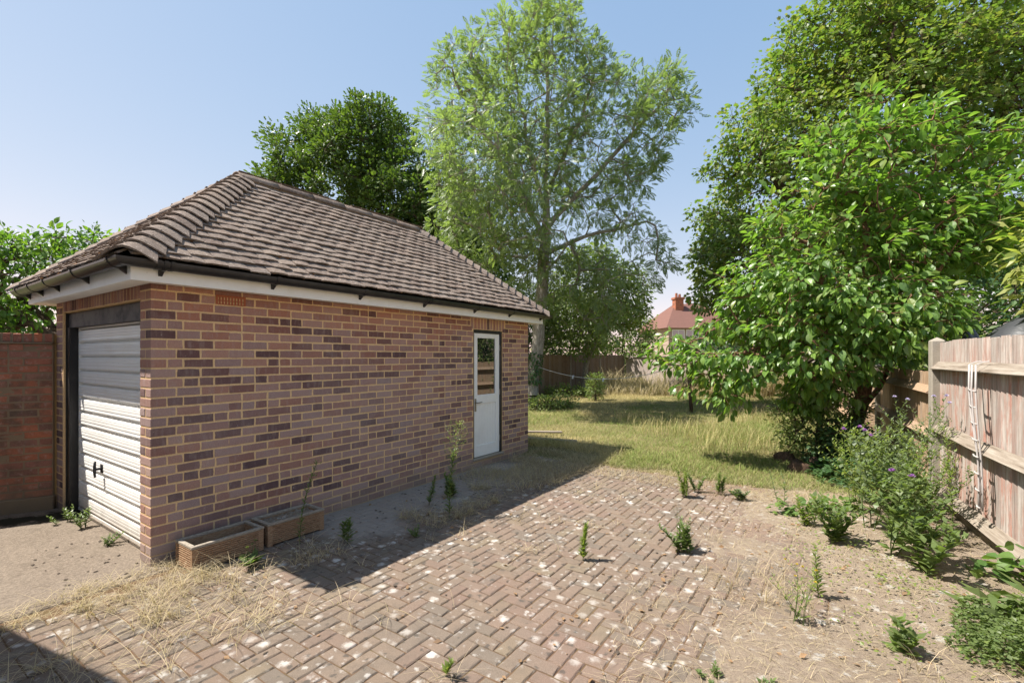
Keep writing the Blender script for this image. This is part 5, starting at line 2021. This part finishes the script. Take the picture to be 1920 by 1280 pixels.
green = np.clip(green - dry, 0, 1)
longp = np.clip((vnoise(u, v, 0.7, 45) - .5) * 3, 0, 1)
h = RNG.uniform(.04, .10, n) * (1 + 1.0 * longp)
P = site_pts(u, v, lawn_h(u, v) - .004)
ang = RNG.uniform(0, 2 * np.pi, n)
ln = h * RNG.uniform(.3, 1.5, n)
tt = np.clip(green * RNG.uniform(.5, 1.3, n) + RNG.normal(0, .12, n), 0, 1)
blades('grass', P, h, np.stack([np.cos(ang) * ln, np.sin(ang) * ln], -1), RNG.uniform(.004, .008, n), tt, 'blade_lawn', 3, label='half dry lawn grass, straw and green patches', cat='grass', curl=h * RNG.uniform(0, .5, n))

# straw and dead grass on the paving and the soil strip
us, vs_, hs, ls = [], [], [], []


def straw(n, u0, u1, v0, v1, h0, h1, spread=1.6, mask=None, clump=None):
    if clump:
        k = max(1, n // clump)
        cu, cv = RNG.uniform(u0, u1, k), RNG.uniform(v0, v1, k)
        u = np.repeat(cu, clump) + RNG.normal(0, .018, k * clump)
        v = np.repeat(cv, clump) + RNG.normal(0, .018, k * clump)
    else:
        u, v = RNG.uniform(u0, u1, n), RNG.uniform(v0, v1, n)
    if mask is not None:
        kp = mask(u, v)
        u, v = u[kp], v[kp]
    us.append(u)
    vs_.append(v)
    hs.append(RNG.uniform(h0, h1, len(u)))
    ls.append(np.full(len(u), spread))


OUT = lambda u, v: ~((u > -.03) & (v > -.03))
straw(9000, 3.0, 5.5, -1.4, -0.12, .04, .19, 1.4, lambda u, v: (RNG.random(len(u)) < np.clip((u - 3.0) / .9, .1, 1)) & (vnoise(u, v, 3, 60) > .28))
straw(2600, 1.8, 3.4, -1.25, -0.5, .03, .16, 1.8, lambda u, v: vnoise(u, v, 2.6, 61) > .52, clump=9)
straw(800, -0.35, 1.0, -1.0, -0.38, .05, .24, 1.7, lambda u, v: vnoise(u, v, 2.4, 62) > .42, clump=9)
straw(750, -0.5, 0.3, -0.6, -0.05, .04, .15, 1.8, OUT, clump=12)
straw(900, -1.9, -0.25, -0.42, -0.06, .03, .10, 2.2, OUT, clump=14)
straw(1500, -1.9, 0.5, -1.6, -0.4, .05, .2, 2.2, lambda u, v: vnoise(u, v, 1.7, 63) > .5, clump=7)
straw(1900, -1.4, 4.8, -3.6, -0.9, .03, .12, 2.4, lambda u, v: vnoise(u, v, 2.2, 64) > .60, clump=6)
straw(15000, -1.6, 5.2, -5.4, -2.9, .010, .05, 3.2, lambda u, v: (vnoise(u, v, 1.6, 65) * .7 + np.clip((-v - 2.8) / 1.6, 0, .7)) > .55)
straw(2600, -0.9, 5.0, -4.7, -3.0, .08, .30, 1.1, lambda u, v: vnoise(u, v, 1.3, 66) > .55, clump=11)
straw(3500, 4.4, 5.5, -4.4, -1.2, .03, .12, 2.0)
u, v, h, sp = np.concatenate(us), np.concatenate(vs_), np.concatenate(hs), np.concatenate(ls)
n = len(u)
P = site_pts(u, v, np.maximum(bed_h(u, v) * (v < -2.7), -.004))
ang = RNG.uniform(0, 2 * np.pi, n)
ln = h * sp * RNG.uniform(.4, 1.4, n)
tt = np.clip(RNG.normal(.12, .2, n) + (vnoise(u, v, 1.2, 67) - .6) * .8 * (v < -2.5), 0, 1)
blades('dry_grass', P, h, np.stack([np.cos(ang) * ln, np.sin(ang) * ln], -1), np.where(v < -2.8, RNG.uniform(.0014, .0032, n), RNG.uniform(.002, .0042, n)), tt, 'blade_straw', 5, label='straw-coloured dead grass over paving edges and bare soil', cat='dry grass', curl=h * RNG.uniform(.1, .95, n))

# fallen leaves and small debris
n = 900
u, v = RNG.uniform(-1.5, 5.0, n), RNG.uniform(-5.2, -.1, n)
kp = (RNG.random(n) < np.where(v < -2.9, 1, .22))
u, v = u[kp], v[kp]
n = len(u)
P = site_pts(u, v, np.maximum(bed_h(u, v) * (v < -2.7), 0) + .006)
A_ = RNG.normal(0, 1, (n, 3)) * np.array((1, 1, .15))
N_ = np.array((0, 0, 1.)) + RNG.normal(0, .35, (n, 3))
vv, ff = place_leaves(LEAF_SIMPLE, P, A_, N_, RNG.uniform(.015, .05, n))
tag(link_mesh('leaf_litter', arr_mesh('leaf_litter', vv, [ff], MAT['leaf_dead'])), 'small dead brown leaves scattered over the paving and soil', 'dead leaves', kind='stuff')
# dark crumbs of moss and soil on the paving near the wall and the garage door
ci = []
for k in range(170):
    if k < 70:
        a, b = random.uniform(1.4, 3.6), random.uniform(-.95, -.1)
    elif k < 105:
        a, b = random.uniform(-.5, -.02), random.uniform(-.1, 1.2)
    else:
        a, b = random.uniform(-1, 5), random.uniform(-3.4, -.9)
    s_ = random.uniform(.004, .014)
    x, y, z = W(a, b, .004)
    ci.append((oct_v, oct_f, Matrix.Translation((x, y, z)) @ Matrix.Rotation(random.uniform(0, 3), 4, 'Z') @ Matrix.Diagonal((s_ * random.uniform(1, 2.5), s_, s_ * .7, 1))))
V_, G_ = join_instances(ci)
tag(link_mesh('moss_crumbs', arr_mesh('moss_crumbs', V_, G_, MAT['potsoil'])), 'dark crumbs of moss and soil lying on paving and drive', 'moss crumbs', kind='stuff')


def herb(name, label, x, y, h, nleaf, ll, mat, seed, stems=1, spread=.15, panicle=0, pan_mat='leaf_seed', flowers=None, stemmat='stem_green', z=0.0, leaf=None, lw=1.0, bare=0.06, group=None, cat='weed', branch=0, leaf_up=.55, pan_w=.11, r=.0035, stop=1.0):
    """upright weed: stems with spiralling leaves, optional panicle top or flower heads"""
    rng = np.random.default_rng(seed)
    e_ = empty(name, (x, y, z))
    tag(e_, label, cat, group)
    Pl, Al, Nl, Sl = [], [], [], []
    Pp, Ap, Np_, Sp = [], [], [], []
    seg0, seg1, rr0, rr1 = [], [], [], []
    tops = []
    lf = leaf or LEAF_NARROW

    def run(p0, direc, hh, nl, lsz, r0, sub):
        k = 7
        bend = rng.normal(0, .10, 3) * hh
        bend[2] = 0
        pts = [p0 + direc * hh * q + bend * q * q for q in np.linspace(0, 1, k)]
        for i in range(k - 1):
            seg0.append(pts[i])
            seg1.append(pts[i + 1])
            rr0.append(r0 * (1 - .75 * i / (k - 1)))
            rr1.append(r0 * (1 - .75 * (i + 1) / (k - 1)))
        for i in range(nl):
            q = bare + (stop - bare) * (i + rng.random()) / nl
            p = p0 + direc * hh * q + bend * q * q
            a = i * 2.4 + rng.normal(0, .3)
            rad = np.array((math.cos(a), math.sin(a), leaf_up + .5 * q + rng.normal(0, .15)))
            Pl.append(p)
            Al.append(rad)
            Nl.append(np.array((-math.cos(a) * .6, -math.sin(a) * .6, 1.0)) + rng.normal(0, .2, 3))
            Sl.append(lsz * (1.0 - .6 * max(0, q - .35)) * rng.uniform(.7, 1.2))
        tops.append(pts[-1])
        if panicle and not sub:
            for i in range(panicle):
                q = .60 + .42 * rng.random()
                p = p0 + direc * hh * min(q, 1) + bend * q * q
                wd = pan_w * math.sin(math.pi * min(1, max(0, (q - .56) / .5))) ** .8 + .01
                a = rng.random() * 6.283
                o_ = np.array((math.cos(a), math.sin(a), .5)) * wd * rng.random()
                Pp.append(p + o_)
                Ap.append(np.array((math.cos(a), math.sin(a), .9)) + rng.normal(0, .3, 3))
                Np_.append(rng.normal(0, 1, 3) + np.array((0, 0, .6)))
                Sp.append(rng.uniform(.016, .034))
        for i in range(branch if not sub else 0):
            q = .25 + .65 * (i + rng.random()) / branch
            p = p0 + direc * hh * q + bend * q * q
            a = i * 2.4 + rng.random()
            dd = np.array((math.cos(a) * .75, math.sin(a) * .75, .85))
            run(p, dd / np.linalg.norm(dd), hh * (1.05 - q) * .6 + .06, max(5, int(nl * .3)), lsz * .72, r0 * .6, True)
    for s_ in range(stems):
        d_ = np.array((rng.normal(0, spread), rng.normal(0, spread), 1.0))
        d_ /= np.linalg.norm(d_)
        p0 = np.array((rng.normal(0, .025), rng.normal(0, .025), 0)) * (stems > 1)
        run(p0, d_, h * rng.uniform(.72, 1.0) if s_ else h, nleaf, ll, r, False)
    v, f = tubes(np.array(seg0), np.array(seg1), np.array(rr0), np.array(rr1), 5)
    st_ = link_mesh('stem', arr_mesh('stem', v, [f], MAT[stemmat], True), e_)
    if stems > 1:
        st_['kind'] = 'stuff'
    if Pl:
        v, f = place_leaves(lf, np.array(Pl), np.array(Al), np.array(Nl), np.array(Sl), lw)
        link_mesh('foliage', arr_mesh('foliage', v, [f], MAT[mat]), e_)
    if Pp:
        v, f = place_leaves(LEAF_NARROW, np.array(Pp), np.array(Ap), np.array(Np_), np.array(Sp))
        link_mesh('foliage', arr_mesh('foliage', v, [f], MAT[pan_mat]), e_)
    if flowers:
        fm, cnt, fs_ = flowers
        tp = sorted(tops, key=lambda p: -p[2])[:cnt]
        for p in tp:
            a = rng.random(26) * 6.283
            el = rng.uniform(.15, 1.4, 26)
            A2 = np.stack([np.cos(a) * np.cos(el), np.sin(a) * np.cos(el), np.sin(el)], -1)
            v, f = place_leaves(LEAF_NARROW, np.repeat(p[None], 26, 0), A2, A2 * .2 + rng.normal(0, 1, (26, 3)), np.full(26, fs_), 1.5)
            link_mesh('flower', arr_mesh('flower', v, [f], MAT[fm]), e_)
    return e_


GP = 'weeds growing through the paving'
herb('fleabane', 'tallest weed by the wall, with a pale fluffy seed spike', -0.617, 4.69, .92, 110, .075, 'leaf_weed', 1, panicle=420, group=GP, stop=.72, spread=.01)
herb('fleabane', 'tall thin weed rising in front of the second planter', -1.80, 4.05, .70, 95, .055, 'leaf_weed', 2, group=GP, spread=.03, panicle=60, pan_w=.03, pan_mat='leaf_weed')
herb('fleabane', 'slim leafy weed close to the wall, left of the tallest weed', -0.89, 5.12, .38, 80, .065, 'leaf_weed', 3, group=GP, lw=1.3)
herb('groundsel', 'bushy low weed at the wall foot just behind the tallest weed', -0.72, 5.42, .25, 46, .08, 'leaf_weed', 4, stems=4, spread=.3, group=GP, lw=1.8)
herb('fleabane', 'single upright leafy weed casting a shadow in the middle of the paving', 0.555, 3.73, .28, 120, .062, 'leaf_bright_weed', 5, group=GP, lw=1.3, leaf_up=1.1, spread=.02)
herb('willowherb', 'bushy weed with bare stalks, right of the single paving weed', 1.40, 3.88, .27, 46, .06, 'leaf_weed', 6, stems=6, spread=.28, group=GP, lw=1.5)
herb('willowherb', 'thin stalks standing above the bushy paving weed', 1.37, 3.92, .38, 6, .04, 'leaf_weed', 61, stems=4, spread=.16, group=GP, stemmat='stem_green', r=.002)
herb('fleabane', 'pair of upright weeds at the lawn edge of the paving', 1.97, 5.4, .33, 80, .06, 'leaf_bright_weed', 7, stems=3, spread=.12, group=GP, lw=1.3)
herb('fleabane', 'short weed second from left along the far edge of the paving', 2.18, 5.62, .23, 60, .06, 'leaf_weed', 8, stems=2, spread=.15, group=GP, lw=1.5)
herb('fleabane', 'short dense weed third from left along the far paving edge', 2.43, 5.5, .24, 70, .06, 'leaf_weed', 9, stems=2, spread=.1, group=GP, lw=1.5)
herb('groundsel', 'low spreading weed rightmost along the far paving edge', 2.58, 5.3, .15, 40, .06, 'leaf_blue_weed', 10, stems=5, spread=.5, group=GP, lw=1.5)
herb('fleabane', 'small shaded weed to the right of the farther planter', -1.43, 4.08, .2, 40, .075, 'leaf_weed', 11, stems=2, spread=.2, group=GP, lw=1.4)
herb('groundsel', 'tiny shaded seedling between the planters and the tall weed', -0.86, 4.22, .09, 16, .045, 'leaf_weed', 12, stems=3, spread=.3, group=GP, lw=1.6)
herb('fleabane', 'green tuft at the very bottom of the picture on the paving', -0.33, 2.38, .10, 40, .05, 'leaf_bright_weed', 13, group=GP, lw=1.3, leaf_up=1.2)
herb('groundsel', 'small clump growing between blocks at the lower right of the paving', 0.98, 2.36, .05, 12, .035, 'leaf_weed', 14, stems=4, spread=.5, group=GP, lw=2)
herb('mugwort', 'leafy weed at the foot of the garage door', -3.98, 4.42, .19, 20, .055, 'leaf_weed', 15, stems=4, spread=.35, group='weeds by the garage door', lw=1.8)
herb('mugwort', 'smaller weed beside the black garage door post', -4.28, 4.58, .15, 18, .045, 'leaf_weed', 16, stems=3, spread=.4, group='weeds by the garage door', lw=1.8)
herb('groundsel', 'wiry grey weed low against the middle of the garage door', -3.42, 4.05, .12, 26, .04, 'leaf_blue_weed', 17, stems=5, spread=.6, group='weeds by the garage door', lw=1.3)
herb('dandelion', 'weed with thin flower stalks in front of the nearer planter', -1.98, 3.62, .20, 14, .10, 'leaf_weed', 18, stems=3, spread=.4, group=GP, flowers=('leaf_seed', 3, .016), lw=1.2, stop=.3)

# thistles and weeds along the right fence
GF = 'tall weeds along the right fence'
herb('thistle', 'thistle with purple flowers at the left of the fence weeds', 3.25, 4.30, .95, 24, .10, 'leaf_blue_weed', 21, stems=3, spread=.14, branch=8, flowers=('petal_purple', 4, .026), group=GF, lw=1.9, r=.005)
herb('thistle', 'nearer thistle with two purple flowers in the middle of the fence weeds', 3.02, 3.78, .75, 24, .11, 'leaf_weed', 22, stems=3, spread=.18, branch=7, flowers=('petal_purple', 2, .028), group=GF, lw=2.0, r=.005)
herb('michaelmas_daisy', 'tall weed with pale lilac flowers against the fence post', 3.95, 4.78, 1.22, 44, .075, 'leaf_blue_weed', 23, stems=5, spread=.13, branch=9, flowers=('petal_lilac', 5, .024), group=GF, lw=1.3, r=.004)
herb('sow_thistle', 'broad leafy weed at the near foot of the thistles', 2.98, 3.45, .5, 24, .12, 'leaf_weed', 24, stems=4, spread=.3, branch=4, group=GF, lw=1.9, r=.004)
herb('goldenrod', 'slender yellow-green weed standing in front of the fence trellis', 3.62, 3.92, 1.0, 90, .06, 'leaf_bright_weed', 25, panicle=160, pan_w=.06, pan_mat='leaf_bright_weed', group=GF, spread=.02)
herb('bindweed_clump', 'dense green weeds right of the thistles below the fence', 3.55, 4.25, .85, 30, .085, 'leaf_weed', 26, stems=7, spread=.25, branch=5, group=GF, lw=1.6)
herb('bindweed_clump', 'wispy weeds with small leaves in front of the tree trunk', 3.75, 5.05, .95, 46, .07, 'leaf_bright_weed', 27, stems=7, spread=.22, branch=6, group=GF, lw=1.2)
herb('sow_thistle', 'loose weed clump between thistle and bare soil', 2.72, 4.05, .42, 30, .11, 'leaf_weed', 28, stems=5, spread=.3, branch=3, group=GF, lw=1.6)
herb('goldenrod', 'leaning slender weed in the straw left of the thistles', 2.02, 3.15, .34, 70, .06, 'leaf_bright_weed', 29, stems=1, spread=.2, group=GF, lw=1.2)
herb('ragwort', 'thin stalks with tiny yellow flowers in the straw', 1.70, 2.85, .32, 8, .05, 'leaf_bright_weed', 30, stems=7, spread=.22, branch=2, flowers=('petal_yellow', 6, .011), group=GF, r=.002)
herb('nightshade', 'broad-leaved sprig below the thistles near the picture bottom', 2.05, 2.52, .20, 16, .09, 'leaf_weed', 31, stems=3, spread=.3, group=GF, lw=2.4)
herb('goldenrod', 'tiny leafy clump at the bottom edge among dead grass', 1.18, 2.25, .06, 14, .04, 'leaf_weed', 32, stems=5, spread=.6, group=GF, lw=2)
herb('willowherb', 'thin weed at the left end of the bramble patch', 2.86, 5.05, .38, 26, .06, 'leaf_blue_weed', 33, stems=2, spread=.2, group=GF, lw=1.4)
herb('fleabane', 'pale weed between bramble patch and thistles', 2.75, 4.45, .36, 36, .07, 'leaf_bright_weed', 34, stems=4, spread=.22, group=GF, lw=1.3)

herb('mugwort', 'tall wispy weed behind the left thistle, below the tree', 3.42, 4.72, 1.0, 30, .08, 'leaf_bright_weed', 35, stems=5, spread=.14, branch=7, group=GF, lw=1.3)
herb('mugwort', 'tall grey-green weed between the thistles and the fence post', 3.72, 4.55, 1.08, 34, .08, 'leaf_blue_weed', 36, stems=5, spread=.13, branch=8, group=GF, lw=1.3)
herb('mugwort', 'leafy weed filling the gap between the two thistles', 3.22, 4.02, .70, 30, .10, 'leaf_weed', 37, stems=6, spread=.2, branch=5, group=GF, lw=1.6)
herb('mugwort', 'pale upright weed close to the fence foot below its middle rail', 3.62, 4.2, .95, 30, .075, 'leaf_bright_weed', 38, stems=5, spread=.14, branch=7, group=GF, lw=1.3)


def ground_mat(name, label, pts, n, ls, mat, hmax, leaf=LEAF_SIMPLE, cat='ground cover', seed=1, kind='stuff', lw=1.2):
    """low spreading leaves inside ellipses (x,y,rx,ry)"""
    rng = np.random.default_rng(seed)
    P = []
    wts = np.array([p[2] * p[3] for p in pts])
    pk = rng.choice(len(pts), n, p=wts / wts.sum())
    c = np.array(pts)[pk]
    a = rng.random(n) * 6.283
    rd = np.sqrt(rng.random(n))
    x, y = c[:, 0] + np.cos(a) * rd * c[:, 2], c[:, 1] + np.sin(a) * rd * c[:, 3]
    hh = hmax * (1 - rd ** 2) * rng.random(n) ** .6 + .02
    A2 = np.stack([np.cos(a * 7), np.sin(a * 7), rng.normal(.1, .35, n)], -1)
    N2 = np.array((0, 0, 1.)) + rng.normal(0, .4, (n, 3))
    uu, vv2 = UV(x, y)
    zb = np.where(uu > 5.05, lawn_h(uu, vv2), bed_h(uu, vv2))
    v, f = place_leaves(leaf, np.stack([x, y, hh + np.maximum(zb, 0)], -1), A2, N2, ls * rng.uniform(.6, 1.3, n), lw)
    return tag(link_mesh(name, arr_mesh(name, v, [f], MAT[mat])), label, cat, kind=kind)


ground_mat('bramble_patch', 'low yellow-green bramble leaves on the soil before the tree', [(3.0, 4.75, .28, .12), (2.72, 4.8, .15, .1), (3.3, 4.85, .2, .12)], 150, .065, 'leaf_bramble', .12, LEAF_BROAD, 'bramble', 5, kind='thing', lw=1.7)
ground_mat('bramble_sprig', 'bramble sprig with large leaves at the fence foot below the trellis', [(3.42, 3.32, .15, .12), (3.3, 3.3, .1, .08)], 22, .10, 'leaf_bramble', .22, LEAF_BROAD, 'bramble', 6, kind='thing', lw=1.8)
ground_mat('bramble_shoot', 'small bramble shoot climbing the fence at the right edge', [(3.4, 3.15, .1, .06)], 10, .11, 'leaf_bramble', .42, LEAF_BROAD, 'bramble', 16, kind='thing', lw=1.8)
ground_mat('ground_cover', 'dense tiny-leaved green mat in the bottom right corner', [(2.80, 2.5, .36, .24), (3.0, 2.75, .28, .18), (2.5, 2.42, .2, .12), (3.05, 2.4, .4, .3), (2.62, 2.7, .12, .09), (2.42, 2.55, .09, .06), (2.75, 2.85, .1, .07)], 9000, .024, 'leaf_weed', .13, LEAF_SIMPLE, 'ground cover', 7)
ground_mat('sparse_cover', 'thin scattered seedlings on the bare soil by the fence weeds', [(2.4, 3.0, .6, .5), (2.6, 3.6, .5, .5), (2.3, 2.5, .5, .3), (3.0, 3.2, .5, .5), (2.9, 4.2, .5, .5)], 900, .022, 'leaf_bright_weed', .05, LEAF_SIMPLE, 'seedlings', 8)
ground_mat('iris_leaves', 'long narrow green leaves beside the green mat in the corner', [(2.98, 2.85, .22, .14)], 60, .16, 'leaf_weed', .16, LEAF_NARROW, 'plant', 9, kind='thing', lw=1.0)
ground_mat('ivy_ground_cover', 'dark leafy undergrowth on the ground round the tree trunk', [(4.7, 6.3, .8, .5), (5.1, 6.9, .8, .6), (4.3, 5.9, .5, .4), (5.0, 5.7, .6, .5)], 5200, .07, 'leaf_dark_shrub', .28, LEAF_SIMPLE, 'undergrowth', 10)
shrub('willow_shrub', 'dark narrow-leaved bush left of the leafy tree trunk', (4.62, 7.2), (.62, .5, 1.25), 110, 40, .2, LEAF_NARROW, .085, 'leaf_shrub', 71)
shrub('elder_shrub', 'low dark bush in the shade right at the leafy tree trunk', (4.72, 6.75), (.4, .35, .6), 50, 34, .16, LEAF_SIMPLE, .075, 'leaf_dark_shrub', 72)
shrub('lawn_shrub', 'small upright green shrub before the far left fence', (2.95, 16.9), (.28, .28, .95), 34, 40, .18, LEAF_NARROW, .09, 'leaf_shrub', 73)
shrub('bramble_bush', 'tangled bramble bush at the foot of the pale ash trunk', (1.15, 14.0), (.7, .5, .36), 50, 36, .2, LEAF_SIMPLE, .075, 'leaf_shrub', 74)
shrub('bramble_bush', 'bramble thicket along the base of the far left fence', (2.1, 18.2), (.9, .6, .42), 50, 36, .2, LEAF_SIMPLE, .08, 'leaf_shrub', 75)

# tall dead weeds in front of the rear wall
us, vs_ = [], []
n = 15000
x = RNG.uniform(3.6, 12.5, n)
y = np.where(x < 7.2, RNG.uniform(19.0, 23.6, n) - .2 * (x - 3.6), RNG.uniform(17.2, 20.5, n) - .35 * (x - 7.2) + 1.2)
u, v = UV(x, y)
kp = (u < 23.2) & (v < 5.2) & (vnoise(x, y, .9, 81) > .3)
x, y, u, v = x[kp], y[kp], u[kp], v[kp]
n = len(x)
h = RNG.uniform(.25, .95, n) * (0.45 + 1.5 * vnoise(x, y, .5, 82))
ang = RNG.uniform(0, 2 * np.pi, n)
ln = h * RNG.uniform(.2, 1.0, n)
blades('tall_dead_weeds', np.stack([x, y, lawn_h(u, v)], -1), h, np.stack([np.cos(ang) * ln, np.sin(ang) * ln], -1), RNG.uniform(.010, .022, n), np.clip(RNG.normal(.25, .25, n), 0, 1), 'blade_straw', 3, label='tall straw-coloured weeds before the pale rear wall', cat='weeds', curl=h * RNG.uniform(0, .5, n))
# rough longer grass at the tree side of the lawn
n = 4500
x = RNG.uniform(2.6, 6.6, n)
y = RNG.uniform(7.4, 12.5, n)
kp = vnoise(x, y, .8, 83) > .42
x, y = x[kp], y[kp]
u, v = UV(x, y)
n = len(x)
h = RNG.uniform(.12, .42, n)
ang = RNG.uniform(0, 2 * np.pi, n)
ln = h * RNG.uniform(.2, .8, n)
blades('long_grass', np.stack([x, y, lawn_h(u, v)], -1), h, np.stack([np.cos(ang) * ln, np.sin(ang) * ln], -1), RNG.uniform(.004, .009, n), np.clip(RNG.normal(.35, .35, n), 0, 1), 'blade_lawn', 3, label='longer rough grass on the lawn beyond the leafy tree', cat='grass', curl=h * RNG.uniform(0, .6, n))

# log stumps at the foot of the tree
def log_lump(label, x, y, r, seed, tilt):
    rr = random.Random(seed)
    m_ = MB()
    n, k = 14, 6
    for j in range(k):
        q = j / (k - 1)
        for i in range(n):
            a = 2 * math.pi * i / n
            rad = r * (1.12 - .25 * q + .10 * math.sin(3 * a + seed) + rr.uniform(-.06, .06))
            m_.v.append((math.cos(a) * rad, math.sin(a) * rad, q * r * 1.35 + .15 * r * math.sin(2 * a) * q))
    for j in range(k - 1):
        for i in range(n):
            i2 = (i + 1) % n
            m_.f.append((j * n + i, j * n + i2, (j + 1) * n + i2, (j + 1) * n + i))
    m_.v.append((0, 0, r * 1.32))
    c = len(m_.v) - 1
    for i in range(n):
        m_.f.append(((k - 1) * n + i, (k - 1) * n + (i + 1) % n, c))
    o = m_.build('log', MAT['stump_bark'], None, True)
    o.location = (x, y, -.02)
    o.rotation_euler = (tilt, tilt * .5, seed)
    tag(o, label, 'log', 'cut logs under the tree')


log_lump('cut log at the lawn edge, farther of the two left logs', 4.05, 7.05, .14, 3, .25)
log_lump('dark cut log in front, nearest the paving', 3.85, 6.45, .14, 4, -.3)
log_lump('reddish log half hidden under the leaves by the tree trunk', 4.35, 6.75, .13, 5, .4)

# clothes line from ash trunk to prop
line = empty('clothes_line', (0.75, 14.35, 0))
tag(line, 'sagging grey clothes line strung from the ash trunk across the lawn', 'clothes line')
pA, pB = Vector((0.78, 14.42, 1.28)), Vector((4.86, 13.3, 1.43))
pts = []
for i in range(25):
    q = i / 24
    p = pA.lerp(pB, q)
    p.z -= .42 * 4 * q * (1 - q)
    pts.append(p - line.location)
m_ = MB()
m_.tube(pts, .008, 5)
m_.build('cord', MAT['line'], line, True)
for k, (i, lab) in enumerate(((6, 'pale clothes peg on the line nearer the ash trunk'), (11, 'pale clothes peg in the middle of the clothes line'))):
    p = pts[i] + line.location
    m_ = MB()
    m_.cbox(-.012, .012, -.008, .008, -.075, .03, .002)
    m_.cbox(.016, .034, -.008, .008, -.07, .035, .002)
    o = m_.build('clothes_peg', MAT['pale'])
    o.location = p
    o.rotation_euler = (0, .3, .4)
    tag(o, lab, 'peg', 'pegs on the clothes line')
m_ = MB()
m_.tube([(0, 0, -.1), (-.06, 0, .9), (-.13, 0, 1.5)], [.055, .05, .045], 8)
o = m_.build('line_post', MAT['dark_bark'], None, True)
o.location = (5.0, 13.3, 0)
tag(o, 'dark leaning wooden post holding the clothes line on the lawn', 'post')
